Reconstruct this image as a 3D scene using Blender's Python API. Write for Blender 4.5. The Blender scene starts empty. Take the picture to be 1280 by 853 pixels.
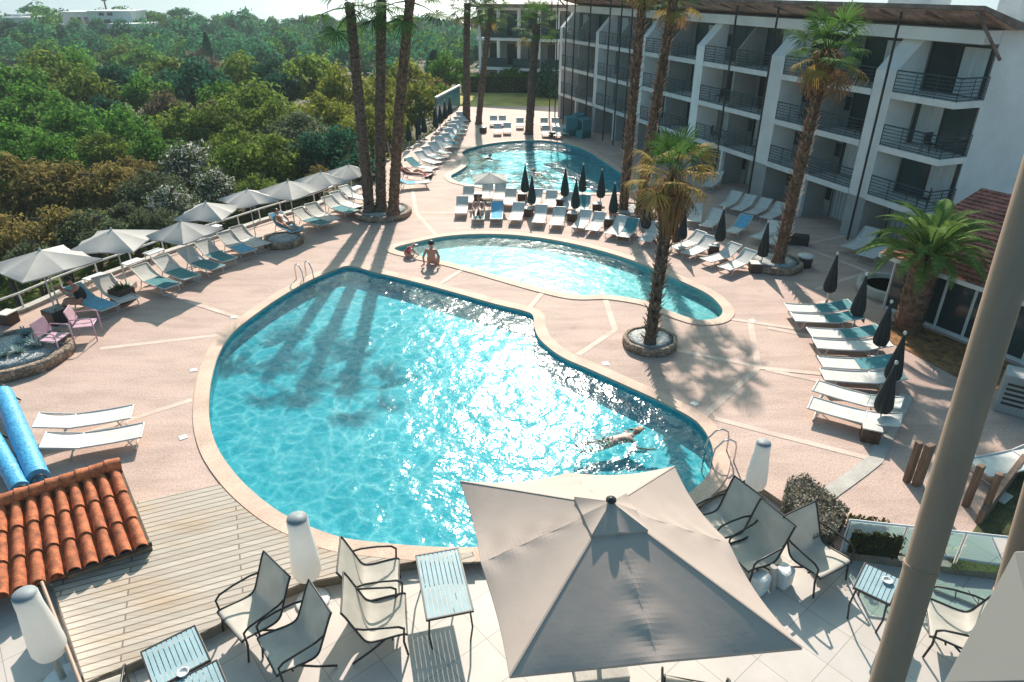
import bpy, bmesh, math, random
from mathutils import Vector, Matrix, Euler
random.seed(7)
R = math.radians
PI = math.pi
scn = bpy.context.scene
col = scn.collection

# ------------------------------------------------------------------ camera
CAM_H = 10.0
PITCH = R(27.6)
F = 853.0
CP, SP = math.cos(PITCH), math.sin(PITCH)
cam_d = bpy.data.cameras.new("camera")
cam = bpy.data.objects.new("camera", cam_d)
col.objects.link(cam)
cam.location = (0, 0, CAM_H)
cam.rotation_euler = (PI/2 - PITCH, 0, 0)
cam_d.sensor_width = 36.0
cam_d.lens = 36.0*F/1280
cam_d.clip_start = 0.05
cam_d.clip_end = 40000
scn.camera = cam

def ray(px, py):
    u = py - 426.5
    return (px-640.0), F*CP - u*SP, F*SP + u*CP      # x, forward, down
def G(px, py, z=0.0):
    """ground position of the place seen at px,py, on the level z"""
    x, f, d = ray(px, py)
    k = (CAM_H - z)/d
    return Vector((x*k, f*k, z))
def Zat(px, py, Y):
    """x and height of the sight line at depth Y"""
    x, f, d = ray(px, py)
    return x/f*Y, CAM_H - d/f*Y
def pix(p):
    x, y, z = p
    dz = CAM_H - z
    dep = y*CP + dz*SP
    return 640 + x/dep*F, 426.5 + (dz*CP - y*SP)/dep*F, dep

# ------------------------------------------------------------------ object helpers
def tag(o, label=None, cat=None, group=None, kind=None):
    if label: o["label"] = label
    if cat: o["category"] = cat
    if group: o["group"] = group
    if kind: o["kind"] = kind
    return o
def thing(name, label, cat, loc=(0, 0, 0), rz=0.0, group=None, scale=1.0):
    o = bpy.data.objects.new(name, None)
    col.objects.link(o)
    o.empty_display_size = 0.2
    o.location = loc; o.rotation_euler = (0, 0, rz); o.scale = (scale,)*3
    return tag(o, label, cat, group)
def mesh_obj(name, me, parent=None):
    o = bpy.data.objects.new(name, me)
    col.objects.link(o)
    if parent is not None: o.parent = parent
    return o
def kids(o):
    return KIDS.get(o.name, [])
KIDS = {}
def dup(root, loc, rz=None, label=None, group=None, scale=None):
    r = root.copy(); col.objects.link(r); r.location = loc
    if rz is not None: r.rotation_euler = (0, 0, rz)
    if label: r["label"] = label
    if group: r["group"] = group
    if scale is not None: r.scale = (scale,)*3
    for ch in root.children:
        c = ch.copy(); col.objects.link(c); c.parent = r
        for g in ch.children:
            d = g.copy(); col.objects.link(d); d.parent = c
    return r
ORD = ["first", "second", "third", "fourth", "fifth", "sixth", "seventh", "eighth", "ninth", "tenth", "eleventh", "twelfth",
       "thirteenth", "fourteenth", "fifteenth", "sixteenth", "seventeenth", "eighteenth", "nineteenth", "twentieth"]

class MB:
    def __init__(s): s.v = []; s.f = []; s.m = []; s.sm = []
    def add(s, vs, fs, mi=0, smooth=False):
        b = len(s.v)
        s.v += [tuple(v) for v in vs]
        for f in fs:
            s.f.append([i+b for i in f]); s.m.append(mi); s.sm.append(smooth)
        return s
    def box(s, c, d, rz=0.0, mi=0, M=None):
        hx, hy, hz = d[0]/2, d[1]/2, d[2]/2
        vs = [Vector((x, y, z)) for x in (-hx, hx) for y in (-hy, hy) for z in (-hz, hz)]
        if M is None: M = Matrix.Rotation(rz, 3, 'Z')
        vs = [M @ v + Vector(c) for v in vs]
        return s.add(vs, [(0, 1, 3, 2), (4, 6, 7, 5), (0, 4, 5, 1), (2, 3, 7, 6), (0, 2, 6, 4), (1, 5, 7, 3)], mi)
    def prism(s, pts, vec, mi=0, smooth=False):
        """polygon pts swept along vec"""
        n = len(pts); vec = Vector(vec)
        a = [Vector(p) for p in pts]; b = [p+vec for p in a]
        fs = [list(range(n))[::-1], list(range(n, 2*n))]
        for i in range(n):
            j = (i+1) % n
            fs.append((i, j, n+j, n+i))
        return s.add(a+b, fs, mi, smooth)
    def quad(s, a, b, c, d, mi=0, smooth=False):
        return s.add([a, b, c, d], [(0, 1, 2, 3)], mi, smooth)
    def tube(s, pts, r, seg=8, mi=0, caps=True, closed=False):
        pts = [Vector(p) for p in pts]; n = len(pts)
        rs = r if isinstance(r, (list, tuple)) else [r]*n
        up = None; vs = []
        for i, p in enumerate(pts):
            if closed: t = pts[(i+1) % n]-pts[i-1]
            elif i == 0: t = pts[1]-p
            elif i == n-1: t = p-pts[i-1]
            else: t = (pts[i+1]-p).normalized()+(p-pts[i-1]).normalized()
            t = t.normalized() if t.length > 1e-9 else Vector((0, 0, 1))
            if up is None:
                up = Vector((0, 0, 1)) if abs(t.z) < .9 else Vector((1, 0, 0))
            a = (up - t*up.dot(t)).normalized(); b = t.cross(a); up = a
            for k in range(seg):
                q = 2*PI*k/seg
                vs.append(p + (a*math.cos(q)+b*math.sin(q))*rs[i])
        fs = []
        for i in range(n if closed else n-1):
            i2 = (i+1) % n
            for k in range(seg):
                k2 = (k+1) % seg
                fs.append((i*seg+k, i*seg+k2, i2*seg+k2, i2*seg+k))
        s.add(vs, fs, mi, True)
        if caps and not closed:
            s.add(vs[:seg], [list(range(seg))[::-1]], mi); s.add(vs[-seg:], [list(range(seg))], mi)
        return s
    def lathe(s, prof, seg=20, c=(0, 0, 0), mi=0, smooth=True, rfun=None):
        """prof: list of (r,z)"""
        vs = []; n = len(prof); c = Vector(c)
        for (r, z) in prof:
            for k in range(seg):
                q = 2*PI*k/seg
                rr = r*(rfun(q, z) if rfun else 1)
                vs.append(c+Vector((rr*math.cos(q), rr*math.sin(q), z)))
        fs = []
        for i in range(n-1):
            for k in range(seg):
                k2 = (k+1) % seg
                fs.append((i*seg+k, i*seg+k2, (i+1)*seg+k2, (i+1)*seg+k))
        if prof[0][0] > 1e-6: fs.append(list(range(seg))[::-1])
        if prof[-1][0] > 1e-6: fs.append([(n-1)*seg+k for k in range(seg)])
        return s.add(vs, fs, mi, smooth)
    def mesh(s, name, mats, bevel=0.0):
        me = bpy.data.meshes.new(name)
        me.from_pydata(s.v, [], s.f)
        if not isinstance(mats, (list, tuple)): mats = [mats]
        for m in mats: me.materials.append(m)
        me.polygons.foreach_set("material_index", s.m)
        me.polygons.foreach_set("use_smooth", s.sm)
        me.update()
        if bevel > 0:
            bm = bmesh.new(); bm.from_mesh(me)
            bmesh.ops.remove_doubles(bm, verts=bm.verts, dist=1e-5)
            es = [e for e in bm.edges if len(e.link_faces) == 2 and e.calc_face_angle(0) > .5]
            bmesh.ops.bevel(bm, geom=es, offset=bevel, segments=2, affect='EDGES', profile=.5)
            bm.to_mesh(me); bm.free()
        return me
    def build(s, name, mats, parent=None, bevel=0.0):
        return mesh_obj(name, s.mesh(name, mats, bevel), parent)

# ------------------------------------------------------------------ materials
def nodes_of(name):
    m = bpy.data.materials.new(name); m.use_nodes = True
    nt = m.node_tree
    for n in list(nt.nodes): nt.nodes.remove(n)
    out = nt.nodes.new("ShaderNodeOutputMaterial")
    return m, nt, out
def N(nt, t, **kw):
    n = nt.nodes.new(t)
    for k, v in kw.items(): setattr(n, k, v)
    return n
def L(nt, a, b): nt.links.new(a, b)
def rgba(c): return (c[0], c[1], c[2], 1.0)
def ramp(nt, fac, stops, interp='LINEAR'):
    r = N(nt, "ShaderNodeValToRGB"); r.color_ramp.interpolation = interp
    el = r.color_ramp.elements
    while len(el) > 1: el.remove(el[-1])
    el[0].position = stops[0][0]; el[0].color = rgba(stops[0][1])
    for p, c in stops[1:]:
        e = el.new(p); e.color = rgba(c)
    L(nt, fac, r.inputs[0]); return r.outputs[0]
def mixc(nt, fac, a, b, blend='MIX'):
    m = N(nt, "ShaderNodeMix", data_type='RGBA', blend_type=blend)
    for sock, v in ((m.inputs[0], fac), (m.inputs[6], a), (m.inputs[7], b)):
        if hasattr(v, "is_linked"): L(nt, v, sock)
        elif isinstance(v, (int, float)): sock.default_value = v
        else: sock.default_value = rgba(v)
    return m.outputs[2]
def pos(nt, scale=(1, 1, 1), rot=(0, 0, 0), local=False):
    if local: g = N(nt, "ShaderNodeTexCoord").outputs["Object"]
    else: g = N(nt, "ShaderNodeNewGeometry").outputs["Position"]
    mp = N(nt, "ShaderNodeMapping"); mp.inputs["Scale"].default_value = scale; mp.inputs["Rotation"].default_value = rot
    L(nt, g, mp.inputs[0]); return mp.outputs[0]
def noise(nt, vec, scale, detail=3, rough=.55):
    n = N(nt, "ShaderNodeTexNoise"); n.inputs["Scale"].default_value = scale
    n.inputs["Detail"].default_value = detail; n.inputs["Roughness"].default_value = rough
    L(nt, vec, n.inputs["Vector"]); return n.outputs["Fac"]
def bump(nt, h, strength, dist=.01):
    b = N(nt, "ShaderNodeBump"); b.inputs["Strength"].default_value = strength; b.inputs["Distance"].default_value = dist
    L(nt, h, b.inputs["Height"]); return b.outputs[0]
MATS = {}
def mat(name, c, rough=.6, var=.12, scale=3.0, fine=None, bumps=0.0, bscale=40.0, bdist=.01, metal=0.0, local=False, objvar=.06, spec=.5, transl=0.0, vec_scale=(1, 1, 1)):
    m, nt, out = nodes_of(name)
    p = N(nt, "ShaderNodeBsdfPrincipled")
    v = pos(nt, vec_scale, local=local)
    f = noise(nt, v, scale, 4)
    lo = [x*(1-var*1.6) for x in c]; hi = [min(1, x*(1+var*1.3)) for x in c]
    cc = ramp(nt, f, [(.3, lo), (.7, hi)])
    if fine:
        f2 = noise(nt, v, fine[0], 2, .7)
        a = ramp(nt, f2, [(.35, (1-fine[1],)*3), (.65, (1+fine[1]*.6,)*3)])
        cc = mixc(nt, 1.0, cc, a, 'MULTIPLY')
    if objvar:
        oi = N(nt, "ShaderNodeObjectInfo")
        a = ramp(nt, oi.outputs["Random"], [(0, (1-objvar,)*3), (1, (1+objvar,)*3)])
        cc = mixc(nt, 1.0, cc, a, 'MULTIPLY')
    L(nt, cc, p.inputs["Base Color"])
    p.inputs["Roughness"].default_value = rough; p.inputs["Metallic"].default_value = metal
    p.inputs["Specular IOR Level"].default_value = spec
    if bumps:
        h = noise(nt, v, bscale, 3, .6)
        L(nt, bump(nt, h, bumps, bdist), p.inputs["Normal"])
    sh = p.outputs[0]
    if transl:
        t = N(nt, "ShaderNodeBsdfTranslucent"); L(nt, cc, t.inputs[0])
        mx = N(nt, "ShaderNodeMixShader"); mx.inputs[0].default_value = transl
        L(nt, sh, mx.inputs[1]); L(nt, t.outputs[0], mx.inputs[2]); sh = mx.outputs[0]
    L(nt, sh, out.inputs[0])
    MATS[name] = m
    return m
def leaf_mat(name, a, b, transl=.3, rough=.5, objvar=.15, stops=None):
    m, nt, out = nodes_of(name)
    g = N(nt, "ShaderNodeNewGeometry")
    cc = ramp(nt, g.outputs["Random Per Island"], stops or [(0, a), (1, b)])
    oi = N(nt, "ShaderNodeObjectInfo")
    q = ramp(nt, oi.outputs["Random"], [(0, (1-objvar,)*3), (1, (1+objvar,)*3)])
    cc = mixc(nt, 1.0, cc, q, 'MULTIPLY')
    p = N(nt, "ShaderNodeBsdfPrincipled"); L(nt, cc, p.inputs["Base Color"])
    p.inputs["Roughness"].default_value = max(rough, .75); p.inputs["Specular IOR Level"].default_value = .06
    t = N(nt, "ShaderNodeBsdfTranslucent"); L(nt, cc, t.inputs[0])
    mx = N(nt, "ShaderNodeMixShader"); mx.inputs[0].default_value = transl
    L(nt, p.outputs[0], mx.inputs[1]); L(nt, t.outputs[0], mx.inputs[2]); L(nt, mx.outputs[0], out.inputs[0])
    MATS[name] = m
    return m

M_white = mat("white_paint", (.72, .71, .69), .45, .06, 2)
M_sling = mat("white_sling_fabric", (.66, .63, .58), .75, .08, 4, (160, .08), .15, 300, .003)
M_frame = mat("pale_metal", (.62, .60, .57), .4, .05, 3, metal=.1)
M_towel_blue = mat("blue_towel", (.16, .47, .66), .9, .12, 6, (120, .15), .4, 120, .01)
M_towel_teal = mat("teal_towel", (.075, .26, .285), .9, .12, 6, (120, .15), .4, 120, .01)
M_towel_pink = mat("pink_towel", (.60, .14, .18), .9, .12, 6, (120, .15), .4, 120, .01)
M_dark_metal = mat("dark_bronze_metal", (.035, .032, .032), .4, .1, 5, metal=.3)
M_grey_metal = mat("brushed_grey_metal", (.36, .24, .175), .55, .06, 3, (90, .05), metal=.0, vec_scale=(6, 6, .4))
M_panel = mat("balcony_panel_grey", (.20, .19, .18), .6, .05, 2)
M_teal_metal = mat("dark_teal_railing_paint", (.015, .05, .06), .45, .1, 4)
M_chrome = mat("steel_tube", (.55, .55, .55), .2, .04, 4, metal=1.0)
M_taupe = mat("taupe_sling_mesh", (.54, .49, .42), .7, .08, 3, (220, .10), .12, 300, .003, transl=.12)
M_parasol_dark = mat("charcoal_parasol_cloth", (.018, .022, .025), .8, .15, 5, (60, .2), .2, 60, .01)
M_parasol_grey = mat("grey_parasol_cloth", (.46, .43, .40), .85, .06, 1.5, (90, .05), .1, 50, .01, transl=.04)
M_wicker = mat("brown_wicker", (.10, .055, .035), .7, .25, 10, (55, .45), .6, 55, .015)
M_wood_post = mat("weathered_wood", (.19, .115, .075), .75, .25, 3, (40, .25), .4, 30, .01, vec_scale=(6, 6, .6))
def cell_mat(name, c, var, scale, bumps, gap=.35, rough=.9):
    """rubble or gravel: every stone its own tone, dark joints between"""
    m, nt, out = nodes_of(name)
    v = pos(nt); p = N(nt, "ShaderNodeBsdfPrincipled")
    vo = N(nt, "ShaderNodeTexVoronoi"); vo.inputs["Scale"].default_value = scale; L(nt, v, vo.inputs["Vector"])
    sp = N(nt, "ShaderNodeSeparateColor"); L(nt, vo.outputs["Color"], sp.inputs[0])
    a = ramp(nt, sp.outputs[0], [(0, [x*(1-var) for x in c]), (1, [min(1, x*(1+var)) for x in c])])
    e = N(nt, "ShaderNodeTexVoronoi", feature='DISTANCE_TO_EDGE'); e.inputs["Scale"].default_value = scale; L(nt, v, e.inputs["Vector"])
    j = ramp(nt, e.outputs[0], [(0, (gap,)*3), (.09, (1, 1, 1))])
    f = ramp(nt, noise(nt, v, scale*5, 2, .7), [(.3, (.8,)*3), (.7, (1.15,)*3)])
    L(nt, mixc(nt, 1.0, mixc(nt, 1.0, a, j, 'MULTIPLY'), f, 'MULTIPLY'), p.inputs["Base Color"]); p.inputs["Roughness"].default_value = rough
    L(nt, bump(nt, e.outputs[0], bumps, .06), p.inputs["Normal"]); L(nt, p.outputs[0], out.inputs[0]); MATS[name] = m; return m
M_stone = cell_mat("planter_stone", (.34, .25, .185), .35, 6.5, .8)
M_gravel = cell_mat("white_gravel", (.60, .60, .58), .3, 16, 1.0, .3)
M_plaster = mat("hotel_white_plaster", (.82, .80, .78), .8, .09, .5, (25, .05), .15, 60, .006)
M_recess_shade = mat("shade_toned_recess_plaster", (.20, .205, .20), .85, .08, .8, (25, .05), .15, 60, .006)  # plaster colour darkened to stand for shade inside the recesses
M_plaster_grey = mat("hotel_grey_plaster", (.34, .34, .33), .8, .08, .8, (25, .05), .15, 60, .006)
M_roof_brown = mat("roof_brown_boards", (.22, .155, .13), .75, .3, 1.2, (18, .3), .3, 20, .01)
M_soffit = mat("weathered_soffit", (.50, .33, .27), .8, .35, .9, (9, .3), .2, 20, .01)
M_curtain = mat("pale_curtain", (.50, .52, .52), .9, .15, 6, vec_scale=(5, 5, .2))
M_terracotta = mat("terracotta_tile", (.52, .145, .055), .8, .32, 6, (26, .25), .3, 40, .01)
M_redtile = mat("faded_red_tile", (.52, .17, .12), .85, .3, 2, (14, .35), .6, 14, .03)
M_stucco = mat("brown_stucco", (.22, .175, .13), .9, .18, 3, (40, .25), .6, 50, .01)
M_blue_cover = mat("blue_pool_cover", (.06, .37, .66), .45, .12, 4, (14, .16), .9, 14, .03)
M_skin = mat("skin", (.50, .27, .19), .5, .08, 8, objvar=.1)
M_skin_tan = mat("tanned_skin", (.50, .225, .15), .5, .08, 8)
M_hair = mat("dark_hair", (.018, .013, .012), .5, .2, 20)
M_black_cloth = mat("black_swimwear", (.012, .012, .015), .7, .1, 10)
M_red_cloth = mat("red_swimwear", (.45, .06, .06), .8, .1, 10)
M_grey_cloth = mat("grey_shorts", (.25, .24, .24), .8, .12, 10)
M_mulch = mat("orange_bark_mulch", (.36, .17, .06), .95, .4, 4, (26, .5), .9, 26, .04)
M_concrete = mat("pale_concrete", (.48, .44, .39), .85, .1, 2, (30, .12), .2, 40, .006)
M_lamp = mat("white_lamp_shade", (.86, .83, .80), .4, .03, 2, transl=.45)
M_lamp_top = mat("grey_lamp_cap", (.24, .26, .28), .6, .08, 4)
M_pink_metal = mat("pink_painted_metal", (.58, .36, .42), .5, .08, 5)
M_pebble = mat("dark_pebble_bed", (.09, .075, .055), .8, .3, 3, (20, .4))
M_trunk = mat("palm_trunk_bark", (.17, .115, .085), .9, .35, 5, (25, .4), .8, 25, .03, vec_scale=(1, 1, 2.5))
M_trunk_red = mat("palm_trunk_boots", (.20, .105, .065), .9, .4, 5, (22, .45), .8, 22, .03)
M_bark = mat("tree_bark", (.12, .085, .06), .9, .3, 6, (20, .3), .6, 20, .02)
M_hedge_in = mat("hedge_core", (.02, .03, .012), .95, .2, 4)

def glass_mat(name, c, tintfac=.75, rough=.05):
    m, nt, out = nodes_of(name)
    t = N(nt, "ShaderNodeBsdfTransparent"); t.inputs[0].default_value = rgba(c)
    g = N(nt, "ShaderNodeBsdfGlossy"); g.inputs["Roughness"].default_value = rough; g.inputs[0].default_value = (1, 1, 1, 1)
    fr = N(nt, "ShaderNodeFresnel"); fr.inputs[0].default_value = 1.5
    mx = N(nt, "ShaderNodeMixShader")
    L(nt, fr.outputs[0], mx.inputs[0]); L(nt, t.outputs[0], mx.inputs[1]); L(nt, g.outputs[0], mx.inputs[2])
    L(nt, mx.outputs[0], out.inputs[0]); MATS[name] = m; return m
M_glass = glass_mat("balustrade_glass", (.62, .78, .74))
M_glass_clear = glass_mat("clear_glass", (.85, .9, .88))
def window_mat():
    m, nt, out = nodes_of("dark_window_glass")
    p = N(nt, "ShaderNodeBsdfPrincipled")
    oi = N(nt, "ShaderNodeObjectInfo")
    c = ramp(nt, oi.outputs["Random"], [(0, (.012, .022, .025)), (.6, (.03, .05, .055)), (1, (.06, .09, .095))])
    L(nt, c, p.inputs["Base Color"]); p.inputs["Roughness"].default_value = .08
    L(nt, p.outputs[0], out.inputs[0]); return m
M_window = window_mat()
M_infill = glass_mat("tinted_balcony_glass", (.30, .52, .52))

# ------------------------------------------------------------------ world and sun
w = bpy.data.worlds.new("World"); scn.world = w; w.use_nodes = True
nt = w.node_tree
for n in list(nt.nodes): nt.nodes.remove(n)
SUN_EL, SUN_AZ = R(34), R(2.0)
sky = N(nt, "ShaderNodeTexSky"); sky.sky_type = 'NISHITA'; sky.sun_disc = False
sky.sun_elevation = SUN_EL; sky.sun_rotation = SUN_AZ; sky.air_density = 1.0; sky.dust_density = 2.6; sky.ozone_density = 1.2
tint = mixc(nt, 1.0, sky.outputs[0], (.68, 1.0, .945), 'MULTIPLY')
bg = N(nt, "ShaderNodeBackground"); bg.inputs[1].default_value = .10
L(nt, tint, bg.inputs[0])
wo = N(nt, "ShaderNodeOutputWorld"); L(nt, bg.outputs[0], wo.inputs[0])
sl = bpy.data.lights.new("sun", 'SUN'); sl.energy = 4.1; sl.angle = R(.5); sl.color = (1.0, .90, .80)
so = bpy.data.objects.new("sun", sl); col.objects.link(so)
so.rotation_euler = (-(PI/2 - SUN_EL), 0, -SUN_AZ); so.location = (0, 30, 40)
scn.view_settings.view_transform = 'Standard'
try: scn.view_settings.look = 'None'
except Exception: pass
scn.view_settings.exposure = 0.80
scn.view_settings.gamma = 1.0
scn.cycles.use_denoising = True
scn.cycles.max_bounces = 8
scn.cycles.transparent_max_bounces = 16
scn.cycles.sample_clamp_indirect = 6.0
# ================================================================== SETTING
def smooth_closed(pts, per=6):
    n = len(pts); out = []
    for i in range(n):
        p0, p1, p2, p3 = pts[i-1], pts[i], pts[(i+1) % n], pts[(i+2) % n]
        for k in range(per):
            t = k/per
            out.append(.5*((2*p1)+(p2-p0)*t+(2*p0-5*p1+4*p2-p3)*t*t+(3*p1-p0-3*p2+p3)*t*t*t))
    return out
def area(pts): return .5*sum(pts[i-1].x*pts[i].y-pts[i].x*pts[i-1].y for i in range(len(pts)))
def ccw(pts): return pts if area(pts) > 0 else pts[::-1]
def offset(pts, d):
    pts = ccw(pts); n = len(pts); out = []
    for i in range(n):
        t = (pts[(i+1) % n]-pts[i-1]); t.z = 0; t.normalize()
        out.append(pts[i]+Vector((t.y, -t.x, 0))*d)
    return out
def fill(name, outer, holes, mats, z=None):
    bm = bmesh.new()
    for loop in [outer]+holes:
        vs = [bm.verts.new((p.x, p.y, p.z if z is None else z)) for p in loop]
        for i in range(len(vs)): bm.edges.new((vs[i-1], vs[i]))
    bmesh.ops.triangle_fill(bm, use_beauty=True, use_dissolve=False, edges=bm.edges)
    bmesh.ops.recalc_face_normals(bm, faces=bm.faces)
    if bm.faces and sum(f.normal.z*f.calc_area() for f in bm.faces) < 0: bmesh.ops.reverse_faces(bm, faces=bm.faces)
    me = bpy.data.meshes.new(name); bm.to_mesh(me); bm.free()
    me.materials.append(mats)
    return mesh_obj(name, me)

# --- pool outlines (edge of the water basin at deck level)
POOL1 = [(437, 333), (470, 341), (520, 353), (570, 366.5), (620, 380.5), (655, 389), (667, 395), (669, 410), (677, 426), (702, 446), (740, 463),
         (780, 481), (820, 499), (850, 514), (872, 528), (886, 546), (893, 567), (888, 592), (868, 614), (835, 636), (795, 654), (740, 670), (680, 680),
         (625, 685), (575, 687), (520, 685), (470, 680.5), (425, 674), (380, 658), (345, 640), (312, 614), (288, 588), (270, 560), (261, 530), (260, 500),
         (264, 470), (274, 440), (291, 416), (318, 394), (350, 372), (385, 352), (415, 339)]
POOL2 = [(492, 311.5), (520, 303), (555, 296), (595, 293), (640, 294), (690, 300), (745, 312), (802, 330), (852, 352), (885, 368), (902, 384), (903, 394), (893, 400),
         (872, 401), (850, 395), (825, 385), (805, 377), (760, 370), (718, 370), (680, 362), (640, 351), (595, 338), (557, 328), (520, 320)]
POOL3 = [(578, 190), (604, 181.5), (640, 177), (680, 176), (712, 181), (735, 189), (757, 203), (776, 216), (792, 228), (796, 236), (780, 241), (740, 242), (690, 240),
         (640, 238), (600, 233), (572, 228), (563, 221), (572, 215), (582, 208), (583, 200)]
pools = []
for P in (POOL1, POOL2, POOL3):
    pools.append(ccw(smooth_closed([G(x, y) for x, y in P], 5)))

# --- deck material: pink exposed aggregate
def deck_mat():
    m, nt, out = nodes_of("pink_aggregate_paving")
    p = N(nt, "ShaderNodeBsdfPrincipled"); v = pos(nt)
    big = ramp(nt, noise(nt, v, .22, 4), [(.25, (.42, .295, .25)), (.5, (.53, .375, .315)), (.75, (.59, .425, .36))])
    sp = ramp(nt, noise(nt, v, 22, 3, .8), [(.32, (.66, .64, .62)), (.5, (1, 1, 1)), (.68, (1.22, 1.2, 1.16))])
    c = mixc(nt, 1.0, big, sp, 'MULTIPLY')
    st = ramp(nt, noise(nt, pos(nt, (.6, 2.2, 1), (0, 0, .5)), .9, 5, .65), [(.38, (.86, .85, .84)), (.55, (1, 1, 1)), (.72, (1.07, 1.06, 1.05))])
    c = mixc(nt, 1.0, c, st, 'MULTIPLY')
    wet = ramp(nt, noise(nt, v, .75, 5, .7), [(.60, (1, 1, 1)), (.70, (.86, .84, .83))])
    c = mixc(nt, 1.0, c, wet, 'MULTIPLY')
    vo = N(nt, "ShaderNodeTexVoronoi"); vo.inputs["Scale"].default_value = .55; L(nt, v, vo.inputs["Vector"])
    c = mixc(nt, 1.0, c, ramp(nt, vo.outputs["Distance"], [(.0, (.80, .79, .78)), (.10, (1, 1, 1))]), 'MULTIPLY')
    L(nt, c, p.inputs["Base Color"]); p.inputs["Roughness"].default_value = .8
    L(nt, bump(nt, noise(nt, v, 40, 2, .7), .3, .01), p.inputs["Normal"])
    L(nt, p.outputs[0], out.inputs[0]); return m
M_deck = deck_mat()
M_band = mat("pale_joint_band", (.70, .53, .44), .8, .12, 1.0, (30, .15), .2, 40, .006)
M_coping = mat("peach_coping_stone", (.62, .43, .33), .75, .12, 1.2, (26, .18), .25, 30, .008)

TZ = -.17                                            # level of the tiled terrace
def X(pts, z=0.0): return [G(x, y, z) for x, y in pts]
FRONT = [(52, 726), (64, 734), (107, 856)]
STEP = [(107, 856), (150, 838), (262, 789), (330, 752), (377, 731), (425, 722), (500, 707), (591, 692), (700, 689), (790, 670), (868, 634), (893, 618), (935, 598),
        (985, 632), (1050, 690), (1125, 701), (1255, 718), (1500, 752)]
left_edge = [(565, 140), (545, 163), (510, 186), (470, 214), (445, 228), (394, 253), (300, 286), (206, 318), (124, 348), (31, 388), (-90, 440)]
outer = X(STEP) + [Vector((40, 6, 0)), Vector((60, 30, 0)), Vector((60, 66, 0)), Vector((12, 66, 0)), Vector((-6.2, 66, 0))] + X(left_edge) + X([(-330, 640), (-260, 730), (-30, 726)]) + X(FRONT[:2])
deck = fill("pool_deck", ccw(outer), pools, M_deck)
tag(deck, kind="structure")
# terrace edge riser, and the tiled terrace below it
mb = MB(); st = X(FRONT[:2]) + X(STEP)
for a, b in zip(st[:-1], st[1:]):
    mb.quad(a, b, b+Vector((0, 0, -.4)), a+Vector((0, 0, -.4)))
tag(mb.build("deck_kerb", M_stucco), kind="structure")
def tile_mat():
    m, nt, out = nodes_of("terrace_tile")
    p = N(nt, "ShaderNodeBsdfPrincipled"); v = pos(nt, (1, 1, 1), (0, 0, R(-40)))
    b = N(nt, "ShaderNodeTexBrick"); b.offset = 0.0; b.inputs["Scale"].default_value = 1.0
    b.inputs["Brick Width"].default_value = .82; b.inputs["Row Height"].default_value = .82
    b.inputs["Mortar Size"].default_value = .007; b.inputs["Mortar Smooth"].default_value = .3; b.inputs["Bias"].default_value = 0
    b.inputs["Color1"].default_value = (.56, .50, .455, 1); b.inputs["Color2"].default_value = (.51, .455, .415, 1); b.inputs["Mortar"].default_value = (.28, .25, .23, 1)
    L(nt, v, b.inputs["Vector"])
    sp = ramp(nt, noise(nt, v, 1.6, 5, .65), [(.3, (.9, .9, .9)), (.7, (1.06, 1.05, 1.04))])
    c = mixc(nt, 1.0, b.outputs["Color"], sp, 'MULTIPLY')
    L(nt, c, p.inputs["Base Color"]); p.inputs["Roughness"].default_value = .55
    L(nt, bump(nt, b.outputs["Fac"], -.4, .004), p.inputs["Normal"])
    L(nt, p.outputs[0], out.inputs[0]); return m
M_tile = tile_mat()
terr = X(FRONT[:2]) + X(STEP)
out_t = [p.copy() for p in terr] + [Vector((9, .6, 0)), Vector((-10, .6, 0)), Vector((-12.5, 5, 0)), G(-260, 730), G(-30, 726)]
# push the terrace sheet a little under the deck edge
tag(fill("terrace_floor", ccw(out_t), [], M_tile, TZ), kind="structure")

# --- basins, water, coping
def basin_mat(name, c1, c2):
    m, nt, out = nodes_of(name)
    p = N(nt, "ShaderNodeBsdfPrincipled"); v = pos(nt)
    b = N(nt, "ShaderNodeTexBrick"); b.offset = 0; b.inputs["Scale"].default_value = 1
    b.inputs["Brick Width"].default_value = .1; b.inputs["Row Height"].default_value = .1; b.inputs["Mortar Size"].default_value = .004
    b.inputs["Color1"].default_value = rgba(c1); b.inputs["Color2"].default_value = rgba(c2); b.inputs["Mortar"].default_value = rgba([x*.9 for x in c2])
    L(nt, v, b.inputs["Vector"])
    c = mixc(nt, 1.0, b.outputs["Color"], ramp(nt, noise(nt, v, .35, 3), [(.3, (.88, .9, .9)), (.7, (1.06, 1.04, 1.04))]), 'MULTIPLY')
    L(nt, c, p.inputs["Base Color"]); p.inputs["Roughness"].default_value = .6
    L(nt, p.outputs[0], out.inputs[0]); return m
M_basin = basin_mat("aqua_mosaic", (.10, .47, .52), (.125, .505, .555))
M_basin_pale = basin_mat("pale_aqua_mosaic", (.27, .52, .52), (.30, .55, .55))
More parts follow.
